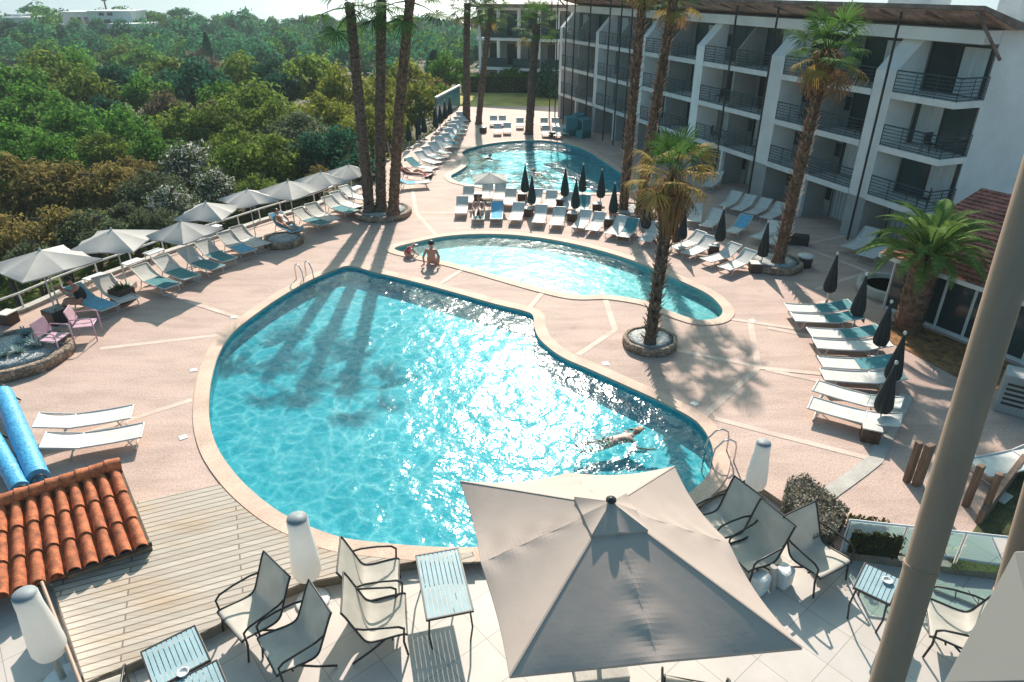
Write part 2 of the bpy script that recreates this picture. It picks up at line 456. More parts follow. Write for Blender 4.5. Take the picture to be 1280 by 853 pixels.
def water_mat(name, deep, lit, wave=1.0, ws=1.0):
    m, nt, out = nodes_of(name)
    v = pos(nt)
    # cell pattern painted into the transmitted tint stands for the caustic light net
    wn = N(nt, "ShaderNodeTexNoise"); wn.inputs["Scale"].default_value = 1.3*ws; wn.inputs["Detail"].default_value = 2
    L(nt, v, wn.inputs["Vector"])
    mixv = N(nt, "ShaderNodeMix", data_type='VECTOR'); mixv.inputs[0].default_value = .32
    L(nt, v, mixv.inputs[4]); L(nt, wn.outputs["Color"], mixv.inputs[5])
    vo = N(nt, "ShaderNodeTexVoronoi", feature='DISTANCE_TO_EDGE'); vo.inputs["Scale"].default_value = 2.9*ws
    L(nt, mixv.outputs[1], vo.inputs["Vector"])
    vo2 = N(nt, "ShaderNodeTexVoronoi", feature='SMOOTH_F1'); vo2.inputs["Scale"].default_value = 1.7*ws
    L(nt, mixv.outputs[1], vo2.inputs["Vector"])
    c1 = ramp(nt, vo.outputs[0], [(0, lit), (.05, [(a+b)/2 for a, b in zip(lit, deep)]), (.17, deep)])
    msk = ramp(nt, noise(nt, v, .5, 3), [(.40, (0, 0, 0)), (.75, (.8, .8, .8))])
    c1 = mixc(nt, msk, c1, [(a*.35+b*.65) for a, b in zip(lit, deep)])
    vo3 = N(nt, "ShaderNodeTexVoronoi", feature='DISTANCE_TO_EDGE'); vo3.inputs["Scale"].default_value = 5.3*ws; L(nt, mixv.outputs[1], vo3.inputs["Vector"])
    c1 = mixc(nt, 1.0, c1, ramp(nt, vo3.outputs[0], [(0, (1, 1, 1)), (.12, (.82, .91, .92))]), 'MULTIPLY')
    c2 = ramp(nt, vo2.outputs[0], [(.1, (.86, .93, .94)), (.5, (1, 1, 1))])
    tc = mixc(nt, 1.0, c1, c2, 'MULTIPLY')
    t = N(nt, "ShaderNodeBsdfTransparent"); L(nt, tc, t.inputs[0])
    n1 = noise(nt, pos(nt, (1, .8, 1), (0, 0, .3)), 1.1*ws, 2, .5)
    n2 = noise(nt, v, 3.2*ws, 3, .55)
    ad = N(nt, "ShaderNodeMath", operation='MULTIPLY_ADD'); L(nt, n2, ad.inputs[0]); ad.inputs[1].default_value = .42; L(nt, n1, ad.inputs[2])
    bn = bump(nt, ad.outputs[0], 1.0, .11*wave/ws)
    gl = N(nt, "ShaderNodeBsdfGlossy"); gl.inputs["Roughness"].default_value = .14; gl.inputs[0].default_value = (.66, .66, .66, 1)
    L(nt, bn, gl.inputs["Normal"])
    fr = N(nt, "ShaderNodeFresnel"); fr.inputs[0].default_value = 1.33; L(nt, bn, fr.inputs["Normal"])
    # seen from below the thin sheet lets the light through
    bf = N(nt, "ShaderNodeNewGeometry"); iv = N(nt, "ShaderNodeMath", operation='SUBTRACT'); iv.inputs[0].default_value = 1; L(nt, bf.outputs["Backfacing"], iv.inputs[1])
    ml = N(nt, "ShaderNodeMath", operation='MULTIPLY'); L(nt, fr.outputs[0], ml.inputs[0]); L(nt, iv.outputs[0], ml.inputs[1])
    mx = N(nt, "ShaderNodeMixShader"); L(nt, ml.outputs[0], mx.inputs[0]); L(nt, t.outputs[0], mx.inputs[1]); L(nt, gl.outputs[0], mx.inputs[2])
    L(nt, mx.outputs[0], out.inputs[0]); MATS[name] = m; return m
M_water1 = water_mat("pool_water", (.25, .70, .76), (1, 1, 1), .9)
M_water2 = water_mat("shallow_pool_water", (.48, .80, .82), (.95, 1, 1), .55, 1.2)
names = (("main_pool", M_water1, M_basin, -.52), ("paddling_pool", M_water2, M_basin_pale, -.36), ("swimming_pool", M_water1, M_basin, -.52))
for ol, (nm, wm, bmn, zb) in zip(pools, names):
    mb = MB(); n = len(ol)
    for i in range(n):
        a, b = ol[i-1], ol[i]
        mb.quad(a+Vector((0, 0, -.001)), b+Vector((0, 0, -.001)), Vector((b.x, b.y, zb)), Vector((a.x, a.y, zb)), smooth=True)
    tag(mb.build(nm+"_wall", bmn), kind="structure")
    tag(fill(nm+"_floor", [Vector((p.x, p.y, zb)) for p in ol], [], bmn), kind="structure")
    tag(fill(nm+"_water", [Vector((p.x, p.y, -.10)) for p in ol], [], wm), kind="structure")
    o2 = offset(ol, .36); mb = MB(); i0 = offset(ol, -.03)
    for i in range(n):
        a, b, c, d = i0[i-1], i0[i], o2[i], o2[i-1]
        z = Vector((0, 0, .03))
        mb.quad(a+z, d+z, c+z, b+z); mb.quad(d+z, d, c, c+z); mb.quad(a+z, b+z, b-z, a-z); mb.quad(a-z, b-z, ol[i]-z, ol[i-1]-z)
    tag(mb.build(nm+"_coping", M_coping), kind="structure")

# --- pale bands in the paving
bands = [((125, 436), (274, 419)), ((50, 560), (240, 500)), ((520, 266), (545, 294)), ((520, 266), (572, 266)), ((756, 372), (769, 413)), ((769, 413), (722, 444)),
         ((845, 438), (945, 458)), ((938, 404), (948, 460)), ((948, 460), (880, 520)), ((893, 523), (960, 541)), ((960, 541), (1105, 578)), ((960, 410), (1014, 421)),
         ((958, 462), (1044, 481)), ((999, 307), (1062, 294)), ((999, 307), (1085, 340)), ((1085, 340), (1020, 362)), ((577, 338), (550, 355)), ((681, 363), (662, 385)),
         ((905, 398), (1000, 412)), ((520, 266), (512, 212)), ((190, 363), (300, 398)), ((948, 460), (1048, 470)), ((640, 352), (700, 372))]
mb = MB()
for bi_, (a, b) in enumerate(bands[:-1]):
    A, B = G(*a), G(*b); d = (B-A).normalized(); nrm = Vector((-d.y, d.x, 0))*.095; z = Vector((0, 0, .004+.0004*bi_))
    mb.quad(A-nrm+z, B-nrm+z, B+nrm+z, A+nrm+z)
mb2 = MB()
tag(mb.build("paving_line", M_band), kind="structure")
pathp = [(1133, 494), (1094, 575), (1072, 592), (1030, 622)]
mb = MB(); pp = [G(*q) for q in pathp]
for i in range(3):
    def side(k):
        d = (pp[min(k+1, 3)]-pp[max(k-1, 0)]).normalized(); return Vector((-d.y, d.x, 0))*.17
    z = Vector((0, 0, .018))
    mb.quad(pp[i]-side(i)+z, pp[i+1]-side(i+1)+z, pp[i+1]+side(i+1)+z, pp[i]+side(i)+z)
tag(mb.build("pale_path", M_concrete), kind="structure")

# --- wooden deck
def plank_mat():
    m, nt, out = nodes_of("weathered_decking")
    p = N(nt, "ShaderNodeBsdfPrincipled")
    a, b = G(87, 747), G(320, 685); ang = math.atan2(b.y-a.y, b.x-a.x)
    v = pos(nt, (1, 1, 1), (0, 0, -ang))
    br = N(nt, "ShaderNodeTexBrick"); br.offset = .37; br.inputs["Scale"].default_value = 1
    br.inputs["Brick Width"].default_value = 3.1; br.inputs["Row Height"].default_value = .15
    br.inputs["Mortar Size"].default_value = .016; br.inputs["Mortar Smooth"].default_value = .2; br.inputs["Bias"].default_value = 0
    br.inputs["Color1"].default_value = (.53, .46, .395, 1); br.inputs["Color2"].default_value = (.42, .36, .305, 1); br.inputs["Mortar"].default_value = (.20, .155, .12, 1)
    L(nt, v, br.inputs["Vector"])
    gr = ramp(nt, noise(nt, pos(nt, (.6, 14, 1), (0, 0, -ang)), 2.2, 5, .65), [(.3, (.8, .78, .75)), (.7, (1.12, 1.12, 1.12))])
    c = mixc(nt, 1.0, br.outputs["Color"], gr, 'MULTIPLY')
    st = ramp(nt, noise(nt, pos(nt, (.5, 1.6, 1), (0, 0, -ang)), 1.0, 4), [(.5, (1, 1, 1)), (.78, (.95, .78, .60))])
    c = mixc(nt, 1.0, c, st, 'MULTIPLY')
    L(nt, c, p.inputs["Base Color"]); p.inputs["Roughness"].default_value = .75
    L(nt, bump(nt, br.outputs["Fac"], -.6, .012), p.inputs["Normal"])
    L(nt, p.outputs[0], out.inputs[0]); return m
M_plank = plank_mat()
cop = offset(pools[0], .40)
def cop_arc(p_from, p_to):
    a, b = G(*p_from), G(*p_to)
    i = min(range(len(cop)), key=lambda k: (cop[k]-a).length); j = min(range(len(cop)), key=lambda k: (cop[k]-b).length)
    out = [cop[i]]
    while i != j:
        i = (i+1) % len(cop); out.append(cop[i])
    return out
arc = cop_arc((268, 610), (600, 692))
if len(arc) > len(cop)/2: arc = cop_arc((600, 692), (268, 610))[::-1]
wd = X([(-30, 694), (165, 632)]) + arc + [p+Vector((0, .03, 0)) for p in X([(591, 694), (500, 709), (425, 724), (377, 733), (330, 754), (262, 791), (150, 840), (107, 858), (66, 736)])]
wdl = ccw([Vector((p.x, p.y, .022)) for p in wd])
mb = MB()
wo_ = fill("wooden_deck_floor", wdl, [], M_plank)
bmw = bmesh.new(); bmw.from_mesh(wo_.data)
ret = bmesh.ops.extrude_face_region(bmw, geom=bmw.faces[:])
for v in [g for g in ret["geom"] if isinstance(g, bmesh.types.BMVert)]: v.co.z = .062
bmesh.ops.recalc_face_normals(bmw, faces=bmw.faces); bmw.to_mesh(wo_.data); bmw.free()
tag(wo_, kind="structure")

# --- terrain, lawn, sea
M_earth = mat("dry_earth", (.13, .10, .055), .95, .35, .08, (3, .3), .5, 6, .1)
M_lawn = mat("dry_lawn", (.46, .40, .10), .95, .25, .4, (12, .3), .6, 20, .05)
M_turf = mat("green_brown_turf", (.085, .085, .025), .95, .5, 1.2, (20, .4), .7, 24, .05)
def smoothstep(a, b, x):
    t = min(1, max(0, (x-a)/(b-a))); return t*t*(3-2*t)
def terrain_z(x, y):
    d = math.hypot(x, y)
    base = -4.2 - 7.5*smoothstep(90, 300, d) + .5*math.sin(x*.07+1)*math.sin(y*.06)
    ridge = 9.2*math.exp(-((x+140)/55)**2-((y-225)/60)**2)
    far = smoothstep(330, 460, y)
    return (base+ridge)*(1-far) - 24*far
mb = MB(); nx, ny = 70, 80
xs = [-420+840*i/nx for i in range(nx+1)]; ys = [-20+520*(j/ny)**1.4 for j in range(ny+1)]
vs = [(x, y, terrain_z(x, y)) for y in ys for x in xs]
mb.add(vs, [(j*(nx+1)+i, j*(nx+1)+i+1, (j+1)*(nx+1)+i+1, (j+1)*(nx+1)+i) for j in range(ny) for i in range(nx)], 0, True)
tag(mb.build("terrain", M_earth), kind="structure")
def sea_mat():
    m, nt, out = nodes_of("sea_surface")
    p = N(nt, "ShaderNodeBsdfPrincipled"); p.inputs["Base Color"].default_value = (.32, .38, .41, 1); p.inputs["Roughness"].default_value = .55  # base colour paled to stand for sun glare and haze
    v = pos(nt, (1, .2, 1))
    L(nt, bump(nt, noise(nt, v, .12, 4), .5, .6), p.inputs["Normal"]); p.inputs["IOR"].default_value = 1.33
    L(nt, p.outputs[0], out.inputs[0]); return m
mb = MB(); mb.quad((-15000, 250, -17), (15000, 250, -17), (15000, 30000, -17), (-15000, 30000, -17))
tag(mb.build("sea", sea_mat()), kind="structure")
lawn_p = [Vector(p) for p in ((-6.2, 66.02, 0), (9, 66.02, 0), (9, 76, 0), (-6.2, 76, 0))]
tag(fill("lawn", lawn_p, [], M_lawn, -.01), kind="structure")
turf = X([(1186, 712), (1290, 720), (1420, 690), (1400, 540), (1300, 540), (1262, 600), (1222, 655)])
tag(fill("turf", ccw(turf), [], M_turf, .012), kind="structure")
mul = X([(1100, 412), (1118, 402), (1150, 408), (1215, 435), (1300, 470), (1300, 505), (1200, 474), (1140, 442), (1112, 428)])
tag(fill("mulch_ground", ccw(mul), [], M_mulch, .02), kind="structure")
bed = ccw(X([(980, 612), (1004, 606), (1060, 652), (1042, 683), (1012, 694), (976, 640)], .0))
# ================================================================== FURNITURE
def U(a, b): return random.uniform(a, b)
# ---------- sun loungers (foot at -x, head at +x)
def make_lounger(recline, label, group):
    t = thing("sun_lounger", label, "sun lounger", group=group)
    c, s = math.cos(recline), math.sin(recline); hx, hz = .30, .33; bl = .78
    hd = (hx+bl*c, hz+bl*s)
    mb = MB()
    for y in (-.33, .33):
        mb.tube([(-1.02, y, .33), (-.4, y, .315), (hx, y, hz)], .024, 6)
        mb.tube([(hx, y, hz), (hd[0], y, hd[1])], .022, 6)
    mb.tube([(-1.02, -.33, .33), (-1.02, .33, .33)], .024, 6); mb.tube([(hd[0], -.33, hd[1]), (hd[0], .33, hd[1])], .022, 6)
    mb.tube([(hx, -.33, hz), (hx, .33, hz)], .02, 6)
    mb.build("frame", M_frame, t)
    mb = MB(); n = 8
    for k in range(n):
        x0, x1 = -1.0+(hx+1.0)*k/n, -1.0+(hx+1.0)*(k+1)/n
        z = lambda x: .33-.022*math.sin(PI*(x+1)/(hx+1))
        mb.quad((x0, -.315, z(x0)), (x1, -.315, z(x1)), (x1, .315, z(x1)), (x0, .315, z(x0)), smooth=True)
    mb.build("seat", M_sling, t)
    mb = MB()
    for k in range(5):
        a, b = k/5, (k+1)/5
        P = lambda q, y: (hx+bl*c*q+.03*s*math.sin(PI*q), y, hz+bl*s*q-.03*c*math.sin(PI*q)+.004)
        mb.quad(P(a, -.31), P(b, -.31), P(b, .31), P(a, .31), smooth=True)
    mb.build("backrest", M_sling, t)
    for x0, dx in ((-.72, -.12), (.42, .14)):
        mb = MB(); mb.tube([(x0, -.33, .32), (x0+dx, -.33, .02), (x0+dx, .33, .02), (x0, .33, .32)], .02, 6); mb.build("leg", M_frame, t)
    return t
def lounger_at(kind, foot, head, label, group, sc=1.0):
    a, b = G(foot[0], foot[1], .33), G(head[0], head[1], .42)
    d = b-a; rz = math.atan2(d.y, d.x); u = Vector((math.cos(rz), math.sin(rz), 0))
    m = (a+b)*.5; loc = Vector((m.x, m.y, 0))
    p = PROTO[kind]
    if not p[1]:
        p[1] = True; o = p[0]; o.location = loc; o.rotation_euler = (0, 0, rz); o["label"] = label; o["group"] = group
    else: o = dup(p[0], loc, rz, label, group)
    o.scale = (sc,)*3
    return o
ANG = {"flat": 15, "mid": 31, "up": 35}
PROTO = {k: [make_lounger(R(a), "x", "x"), False] for k, a in ANG.items()}
def towel_on(lg, matr, label, x0=-.95, x1=.28, w=.58, back=False, kind="mid", group=None):
    """a towel spread over a lounger: its own thing"""
    ang = R(ANG[kind])
    mb = MB(); n = 10; th = .016
    pts = [(x0+(x1-x0)*k/n, .335-.022*math.sin(PI*(x0+(x1-x0)*k/n+1)/1.3)+.012+.006*math.sin(k*2.1)) for k in range(n+1)]
    if back:
        pts += [(.30+.78*math.cos(ang)*q, .35+.78*math.sin(ang)*q) for q in (.15, .4, .7, 1.0)]
        pts += [(pts[-1][0]+.035, pts[-1][1]-.0), (pts[-1][0]+.05, pts[-1][1]-.22)]
    for k in range(len(pts)-1):
        (xa, za), (xb, zb) = pts[k], pts[k+1]
        mb.quad((xa, -w/2, za), (xb, -w/2, zb), (xb, w/2, zb), (xa, w/2, za), smooth=True)
        for y in (-w/2, w/2):
            mb.quad((xa, y, za), (xb, y, zb), (xb, y*1.05, zb-.05), (xa, y*1.05, za-.05), smooth=True)
    o = mb.build("towel", matr); o.location = lg.location; o.scale = lg.scale; o.rotation_euler = lg.rotation_euler
    return tag(o, label, "towel", group)

# A: the row under the open parasols along the white railing (counted from the tile-roofed hut)
rowA = [("mid", (142, 386), (88, 366)), ("mid", (167, 378), (124, 352)), ("mid", (219, 359), (172, 340)), ("mid", (243, 348), (199, 329)), ("mid", (275, 336), (229, 319)),
        ("mid", (290, 326), (250, 308)), ("mid", (316, 316), (278, 297)), ("mid", (336, 309), (289, 289)), ("mid", (380, 292), (338, 271)), ("mid", (409, 280), (371, 268)),
        ("mid", (421, 276), (386, 261)), ("mid", (446, 266), (404, 252)), ("mid", (452, 260), (415, 246)), ("mid", (463, 249), (430, 240))]
descA = ["carrying the woman in black", "with white sling next to the woman in black", "in parasol shade, first past the potted plant", "in parasol shade, second past the potted plant",
         "beside the post of the third open parasol", "just past the post of the third open parasol", "with blue towel beside the small round planter", "with bare white sling beside the small round planter",
         "carrying the sunbather on blue towel", "first past the sunbather", "second past the sunbather", "third past the sunbather", "second before the three palms", "directly before the three palms"]
gA = "loungers under the open parasols by the white railing"
LA = [lounger_at(k, f, h, "sun lounger "+d+", by the white railing", gA) for (k, f, h), d in zip(rowA, descA)]
towel_on(LA[0], M_towel_blue, "bright blue towel spread on the lounger under the woman in black", back=True, kind="mid")
towel_on(LA[6], M_towel_blue, "blue towel on lounger beside the small round planter, before a bare white lounger", x0=-.9, x1=.1, kind="mid")
towel_on(LA[8], M_towel_blue, "blue towel under the reclining sunbather", back=True, kind="mid")
towel_on(LA[11], M_towel_teal, "dark teal towel on third lounger past the sunbather", kind="mid")
for i, q in ((2, "first lounger past the potted plant"), (3, "second lounger past the potted plant"), (4, "lounger beside the third open parasol's post"), (5, "lounger just past the third open parasol's post"), (9, "first lounger past the sunbather")):
    towel_on(LA[i], M_towel_teal, "teal towel spread on the "+q, x0=-.98, x1=.25, w=.6, kind="mid", group="teal towels on the railing loungers")

# B: two white loungers by the hut
lounger_at("flat", (156, 516), (58, 528), "white sun lounger by the hut roof, the one farther from the tiles", "pair of white loungers by the hut roof")
lounger_at("flat", (170, 539), (66, 553), "white sun lounger by the hut roof with shadow beneath, beside the orange tiles", "pair of white loungers by the hut roof")

# C: the eight loungers with closed parasols facing the glass pavilion
rowC = [((996, 385), (1050, 383)), ((1004, 397), (1061, 396)), ((1025, 416), (1084, 415)), ((1031, 430), (1096, 430)), ((1038, 453), (1107, 453)), ((1043, 469), (1111, 470)),
        ((1036, 487), (1106, 503)), ((1030, 508), (1104, 524))]
gC = "white loungers with closed parasols on the pavilion side"
LC = [lounger_at("flat", f, h, "white sun lounger, %s of eight counted from the wooden posts, pavilion side" % ORD[7-i], gC) for i, (f, h) in enumerate(rowC)]
for i in (0, 1, 2, 4):
    ang = towel_on(LC[i], M_towel_teal, "teal towel over head end of %s lounger counted from the wooden posts" % ORD[7-i], x0=.0, x1=.26, w=.6, back=True, kind="flat", group="teal towels on the pavilion loungers")

# D: front and back rows between the paddling pool and the swimming pool
rowD = [((576, 264), (578, 252)), ((597, 277), (599, 254)), ((620, 274), (622, 256)), ((643, 274), (649, 258)), ((672, 277), (677, 261)), ((694, 280), (700, 264)),
        ((723, 282), (732, 269)), ((740, 286), (750, 271)), ((764, 290), (778, 276)), ((779, 294), (791, 279)), ((806, 299), (820, 284))]
gD = "front row of loungers between the two far pools"
LD = [lounger_at("mid", f, h, "white sun lounger, %s in the front row edging the paddling pool, from the three palms" % ORD[i], gD, .86) for i, (f, h) in enumerate(rowD)]
rowE = [((584, 250), (586, 239)), ((608, 246), (610, 234)), ((623, 248), (626, 235)), ((636, 254), (639, 241)), ((666, 255), (672, 241)), ((687, 257), (690, 243)), ((712, 259), (711, 246)),
        ((728, 262), (731, 250))]
gE = "back row of loungers edging the swimming pool"
LE = [lounger_at("mid", f, h, "white sun lounger, %s in the back row edging the swimming pool, from the three palms" % ORD[i], gE, .86) for i, (f, h) in enumerate(rowE)]
towel_on(LD[2], M_towel_blue, "blue towel on lounger in front of the lone open parasol", back=True, kind="mid")
towel_on(LD[1], M_towel_teal, "teal towel on lounger beside the blue-towelled one under the lone open parasol", kind="mid")
towel_on(LD[9], M_towel_teal, "teal towel over the back of a lounger by the two leaning palms", x0=-.2, back=True, kind="mid")
towel_on(LE[7], M_towel_teal, "dark teal towel on last back-row lounger before the two leaning palms", x0=.0, back=True, kind="mid")
rowF = [((851, 306), (869, 298)), ((864, 314), (884, 303)), ((890, 322), (913, 313)), ((911, 332), (933, 321))]
gF = "loungers on the paddling pool's far curve beyond the yellowing palm"
for i, (f, h) in enumerate(rowF):
    lounger_at("mid", f, h, "white sun lounger, %s of four past the yellowing palm by the paddling pool" % ORD[i], gF, .88)

# G: loungers in the hotel's shade
rowG = [((905, 256), (919, 246)), ((921, 261), (937, 250)), ((940, 265), (956, 255)), ((958, 271), (976, 260))]
for i, (f, h) in enumerate(rowG):
    lounger_at("mid", f, h, "shaded sun lounger, %s in the row against the hotel's ground floor" % ORD[i], "shaded loungers against the hotel", .9)
rowH = [((868, 275), (870, 261)), ((883, 281), (897, 268)), ((915, 288), (931, 276)), ((948, 295), (967, 284)), ((965, 302), (981, 290))]
for i, (f, h) in enumerate(rowH):
    lg = lounger_at("mid", f, h, "shaded sun lounger, %s in the outer shaded row with charcoal parasols" % ORD[i], "outer row of shaded loungers", .9)
    if i == 2: towel_on(lg, M_towel_blue, "blue towel on shaded lounger between two charcoal parasols", x0=.0, back=True, kind="mid")
lounger_at("up", (884, 232), (896, 222), "pale blue-looking lounger in shade behind the yellowing palm crown", "loungers hidden behind the yellowing palm")
lounger_at("up", (1066, 307), (1084, 297), "lone white lounger in shade behind the feathery palm, near the hotel corner", "white loungers behind the feathery palm")
lounger_at("flat", (1086, 318), (1104, 306), "white lounger half hidden by the feathery palm's fronds", "white loungers behind the feathery palm")
lounger_at("flat", (1236, 582), (1300, 566), "white-framed lounger beyond the balcony post, near the wooden posts", "loungers beyond the balcony post")

# I: the long row beside the swimming pool, behind the three palms
rowI = [((529, 227), (499, 227)), ((534, 219), (499, 214)), ((545, 211), (507, 203)), ((551, 205), (519, 194)), ((556, 199.5), (528, 188)), ((563, 193.5), (536, 182)), ((567, 187), (543, 174)),
        ((574, 183), (551, 170)), ((577, 178), (554, 162)), ((580, 171), (560, 158)), ((582, 165), (565, 154)), ((583, 160), (569, 149)), ((583, 154), (573, 143))]
gI = "long row of loungers beside the swimming pool"
LI = [lounger_at("mid", f, h, "sun lounger, %s from the three palms in the long row beside the swimming pool" % ORD[i], gI) for i, (f, h) in enumerate(rowI)]
towel_on(LI[1], M_towel_pink, "red-pink towel on second lounger past the three palms", back=True, kind="mid")
towel_on(LI[0], M_towel_blue, "blue towel on first lounger past the three palms", x0=-.2, back=True, kind="mid")
towel_on(LI[7], M_towel_teal, "teal towel on eighth lounger of the long poolside row", kind="mid", group="teal towels far down the poolside row")
towel_on(LI[8], M_towel_teal, "teal towel on ninth lounger of the long poolside row", kind="mid", group="teal towels far down the poolside row")
towel_on(LI[2], M_towel_teal, "green-teal towel over back of third lounger of the long poolside row", x0=.1, back=True, kind="mid")
# J: beyond the swimming pool
rowJ = [((617, 155), (617, 147)), ((628, 155), (628, 147)), ((622, 165), (622, 158)), ((634, 164), (634, 157)), ((650, 158), (650, 150)), ((681, 158), (680, 150)), ((695, 158), (694, 150)), ((683, 168), (682, 160)), ((697, 169), (696, 162)), ((706, 167), (705, 159))]
for i, (f, h) in enumerate(rowJ):
    lounger_at("mid", f, h, "white sun lounger on the lawn end of the swimming pool, %s of ten" % ORD[i], "loungers at the lawn end of the swimming pool", .85)

# ---------- closed parasols
def make_closed(label, group, m):
    t = thing("closed_parasol", label, "parasol", group=group)
    mb = MB(); mb.tube([(0, 0, .05), (0, 0, 1.9)], .022, 8); mb.build("pole", M_frame, t)
    mb = MB(); mb.lathe([(.24, 0), (.24, .05), (.06, .08), (.04, .2)], 16); mb.build("base", M_concrete, t)
    prof = [(.0, 1.88), (.028, 1.86), (.06, 1.65), (.105, 1.35), (.15, 1.05), (.185, .8), (.19, .68), (.165, .56), (.11, .5), (.03, .52)]
    mb = MB(); mb.lathe(prof, 40, rfun=lambda q, z: 1+.20*math.cos(8*q+z)*min(1, (1.9-z)*1.5)); mb.build("canopy", m, t)
    mb = MB(); mb.lathe([(0, 1.98), (.035, 1.96), (.045, 1.92), (.03, 1.87)], 10); mb.build("finial", M_frame, t)
    return t
UC = [((656.5, 205), "first in the far row at the swimming pool edge"), ((665, 218), "first in the near row between the far pools"), ((707, 209), "second in the far row at the swimming pool edge"),
      ((720.7, 222.6), "second in the near row between the far pools"), ((729.5, 204.4), "third in the far row at the swimming pool edge"), ((753, 211), "fourth in the far row at the swimming pool edge"),
      ((769, 228), "third in the near row, beside the two leaning palms")]
UCg = [((811, 245), "between the leaning palms and the yellowing palm"), ((857, 257), "half hidden behind the yellowing palm trunk"), ((905.6, 259), "first in the hotel's shade"), ((961, 276), "second in the hotel's shade"),
       ((1047.5, 316), "standing alone on the shadow's edge"), ((1084, 342), "before the curved plunge pool"), ((1115, 376), "beside the feathery palm trunk"), ((1132, 415), "by the bark mulch bed"), ((1121, 452), "over the loungers by the wooden posts")]
M_parasol_green = mat("dark_green_parasol_cloth", (.008, .032, .034), .8, .15, 5, (60, .2), .2, 60, .01)
pc = make_closed("dark green closed parasol, "+UC[0][1], "dark green closed parasols between the pools", M_parasol_green); pc.location = G(*UC[0][0], 1.95)*Vector((1, 1, 0)) if False else Vector((G(*UC[0][0], 1.95).x, G(*UC[0][0], 1.95).y, 0))
for p, d in UC[1:]:
    q = G(p[0], p[1], 1.95); dup(pc, (q.x, q.y, 0), U(0, 6), "dark green closed parasol, "+d)
q = G(*UCg[0][0], 1.95)
pg = make_closed("charcoal closed parasol "+UCg[0][1], "charcoal closed parasols", M_parasol_dark); pg.location = (q.x, q.y, 0)
for p, d in UCg[1:]:
    q = G(p[0], p[1], 1.95); dup(pg, (q.x, q.y, 0), U(0, 6), "charcoal closed parasol "+d)
far_closed = [(482, 201), (512, 186), (524, 178), (531, 175), (545, 168), (551, 163), (557, 157), (563, 151)]
for i, p in enumerate(far_closed):
    q = G(p[0], p[1]); dup(pc, (q.x, q.y, 0), U(0, 6), "dark closed parasol, %s behind the long poolside row, from the three palms" % ORD[i], "closed parasols behind the long poolside row")

# ---------- open square parasols
def canopy_mesh(name, m, side, h, n=24, sag=.05, scallop=.05, wrinkle=0.0):
    mb = MB(); vs = []; H = side/2
    for j in range(n+1):
        for i in range(n+1):
            x, y = -1+2*i/n, -1+2*j/n
            mm = max(abs(x), abs(y)); q = min(abs(x), abs(y))/mm if mm > 0 else 0
            z = h*(1-mm) - sag*math.sin(PI*q)*(mm**1.0)*(.4+.6*mm)
            z += scallop*0
            if wrinkle: z += wrinkle*math.sin(q*1.3+mm*26+math.sin(q*9)*1.2)*math.exp(-((q-.0)/.22)**2)*mm*(1-.3*mm)
            k = 1-scallop*math.sin(PI*q)*(mm**6)
            vs.append((x*H*(k if abs(x) >= abs(y) else 1), y*H*(k if abs(y) >= abs(x) else 1), z))
    fs = []
    for j in range(n):
        for i in range(n):
            a, b, c, d = j*(n+1)+i, j*(n+1)+i+1, (j+1)*(n+1)+i+1, (j+1)*(n+1)+i
            # split along the hips
            if (i < n/2) == (j < n/2): fs += [(a, b, c), (a, c, d)]
            else: fs += [(a, b, d), (b, c, d)]
    mb.add(vs, fs, 0, False)
    e = []
    for i in range(n): e += [(i, i+1)]
    # a short hem below the edge gives the cloth its thickness
    rim = [j for j in range(n+1)] + [(j+1)*(n+1)-1 for j in range(1, n+1)] + [n*(n+1)+j for j in range(n-1, -1, -1)] + [j*(n+1) for j in range(n-1, 0, -1)]
    rv = [Vector(vs[k]) for k in rim]
    for a, b in zip(rv, rv[1:]+rv[:1]):
        mb.quad(a, b, b+Vector((0, 0, -.045)), a+Vector((0, 0, -.045)))
    me = mb.mesh(name, m); return me
def make_open(label, group, side, zb, h, m, pole_m):
    t = thing("open_parasol", label, "parasol", group=group)
    mesh_obj("canopy", canopy_mesh("canopy", m, side, h, 16, .05, .05), t).location = (0, 0, zb)
    mb = MB(); mb.tube([(0, 0, 0), (0, 0, zb+h)], .028, 8); mb.build("pole", pole_m, t)
    mb = MB(); mb.lathe([(0, zb+h+.09), (.03, zb+h+.07), (.04, zb+h+.0)], 10); mb.build("finial", M_frame, t)
    for k in range(4):
        a = PI/4+k*PI/2; r = side/2*1.414*.97
        mb = MB(); mb.tube([(0, 0, zb+h-.05), (r*math.cos(a), r*math.sin(a), zb-.03)], .012, 5); mb.build("rib", pole_m, t)
    mb = MB(); mb.box((0, 0, .11), (.55, .55, .22)); mb.build("base", M_concrete, t, bevel=.02)
    return t
OS = [((50, 313), (28, 353), "first from the hut, by the flower planter"), ((139, 287), (166, 314), "second from the hut, beyond the woman in black"), ((226, 277), (229, 305), "third from the hut, over teal loungers"),
      ((257, 253), (277, 275), "fourth from the hut, behind the railing"), ((309, 237), (298, 259), "fifth from the hut, over the sunbather's side"), ((360, 226), (365, 250), "sixth from the hut"),
      ((401, 215), (395, 233), "seventh from the hut, overlapping the last"), ((436, 206), (428, 224), "last before the three palms")]
railA, railB = G(31, 388), G(300, 286)
ra = math.atan2((railB-railA).y, (railB-railA).x)
t0 = None; ZA, ZE = 2.3, 1.88
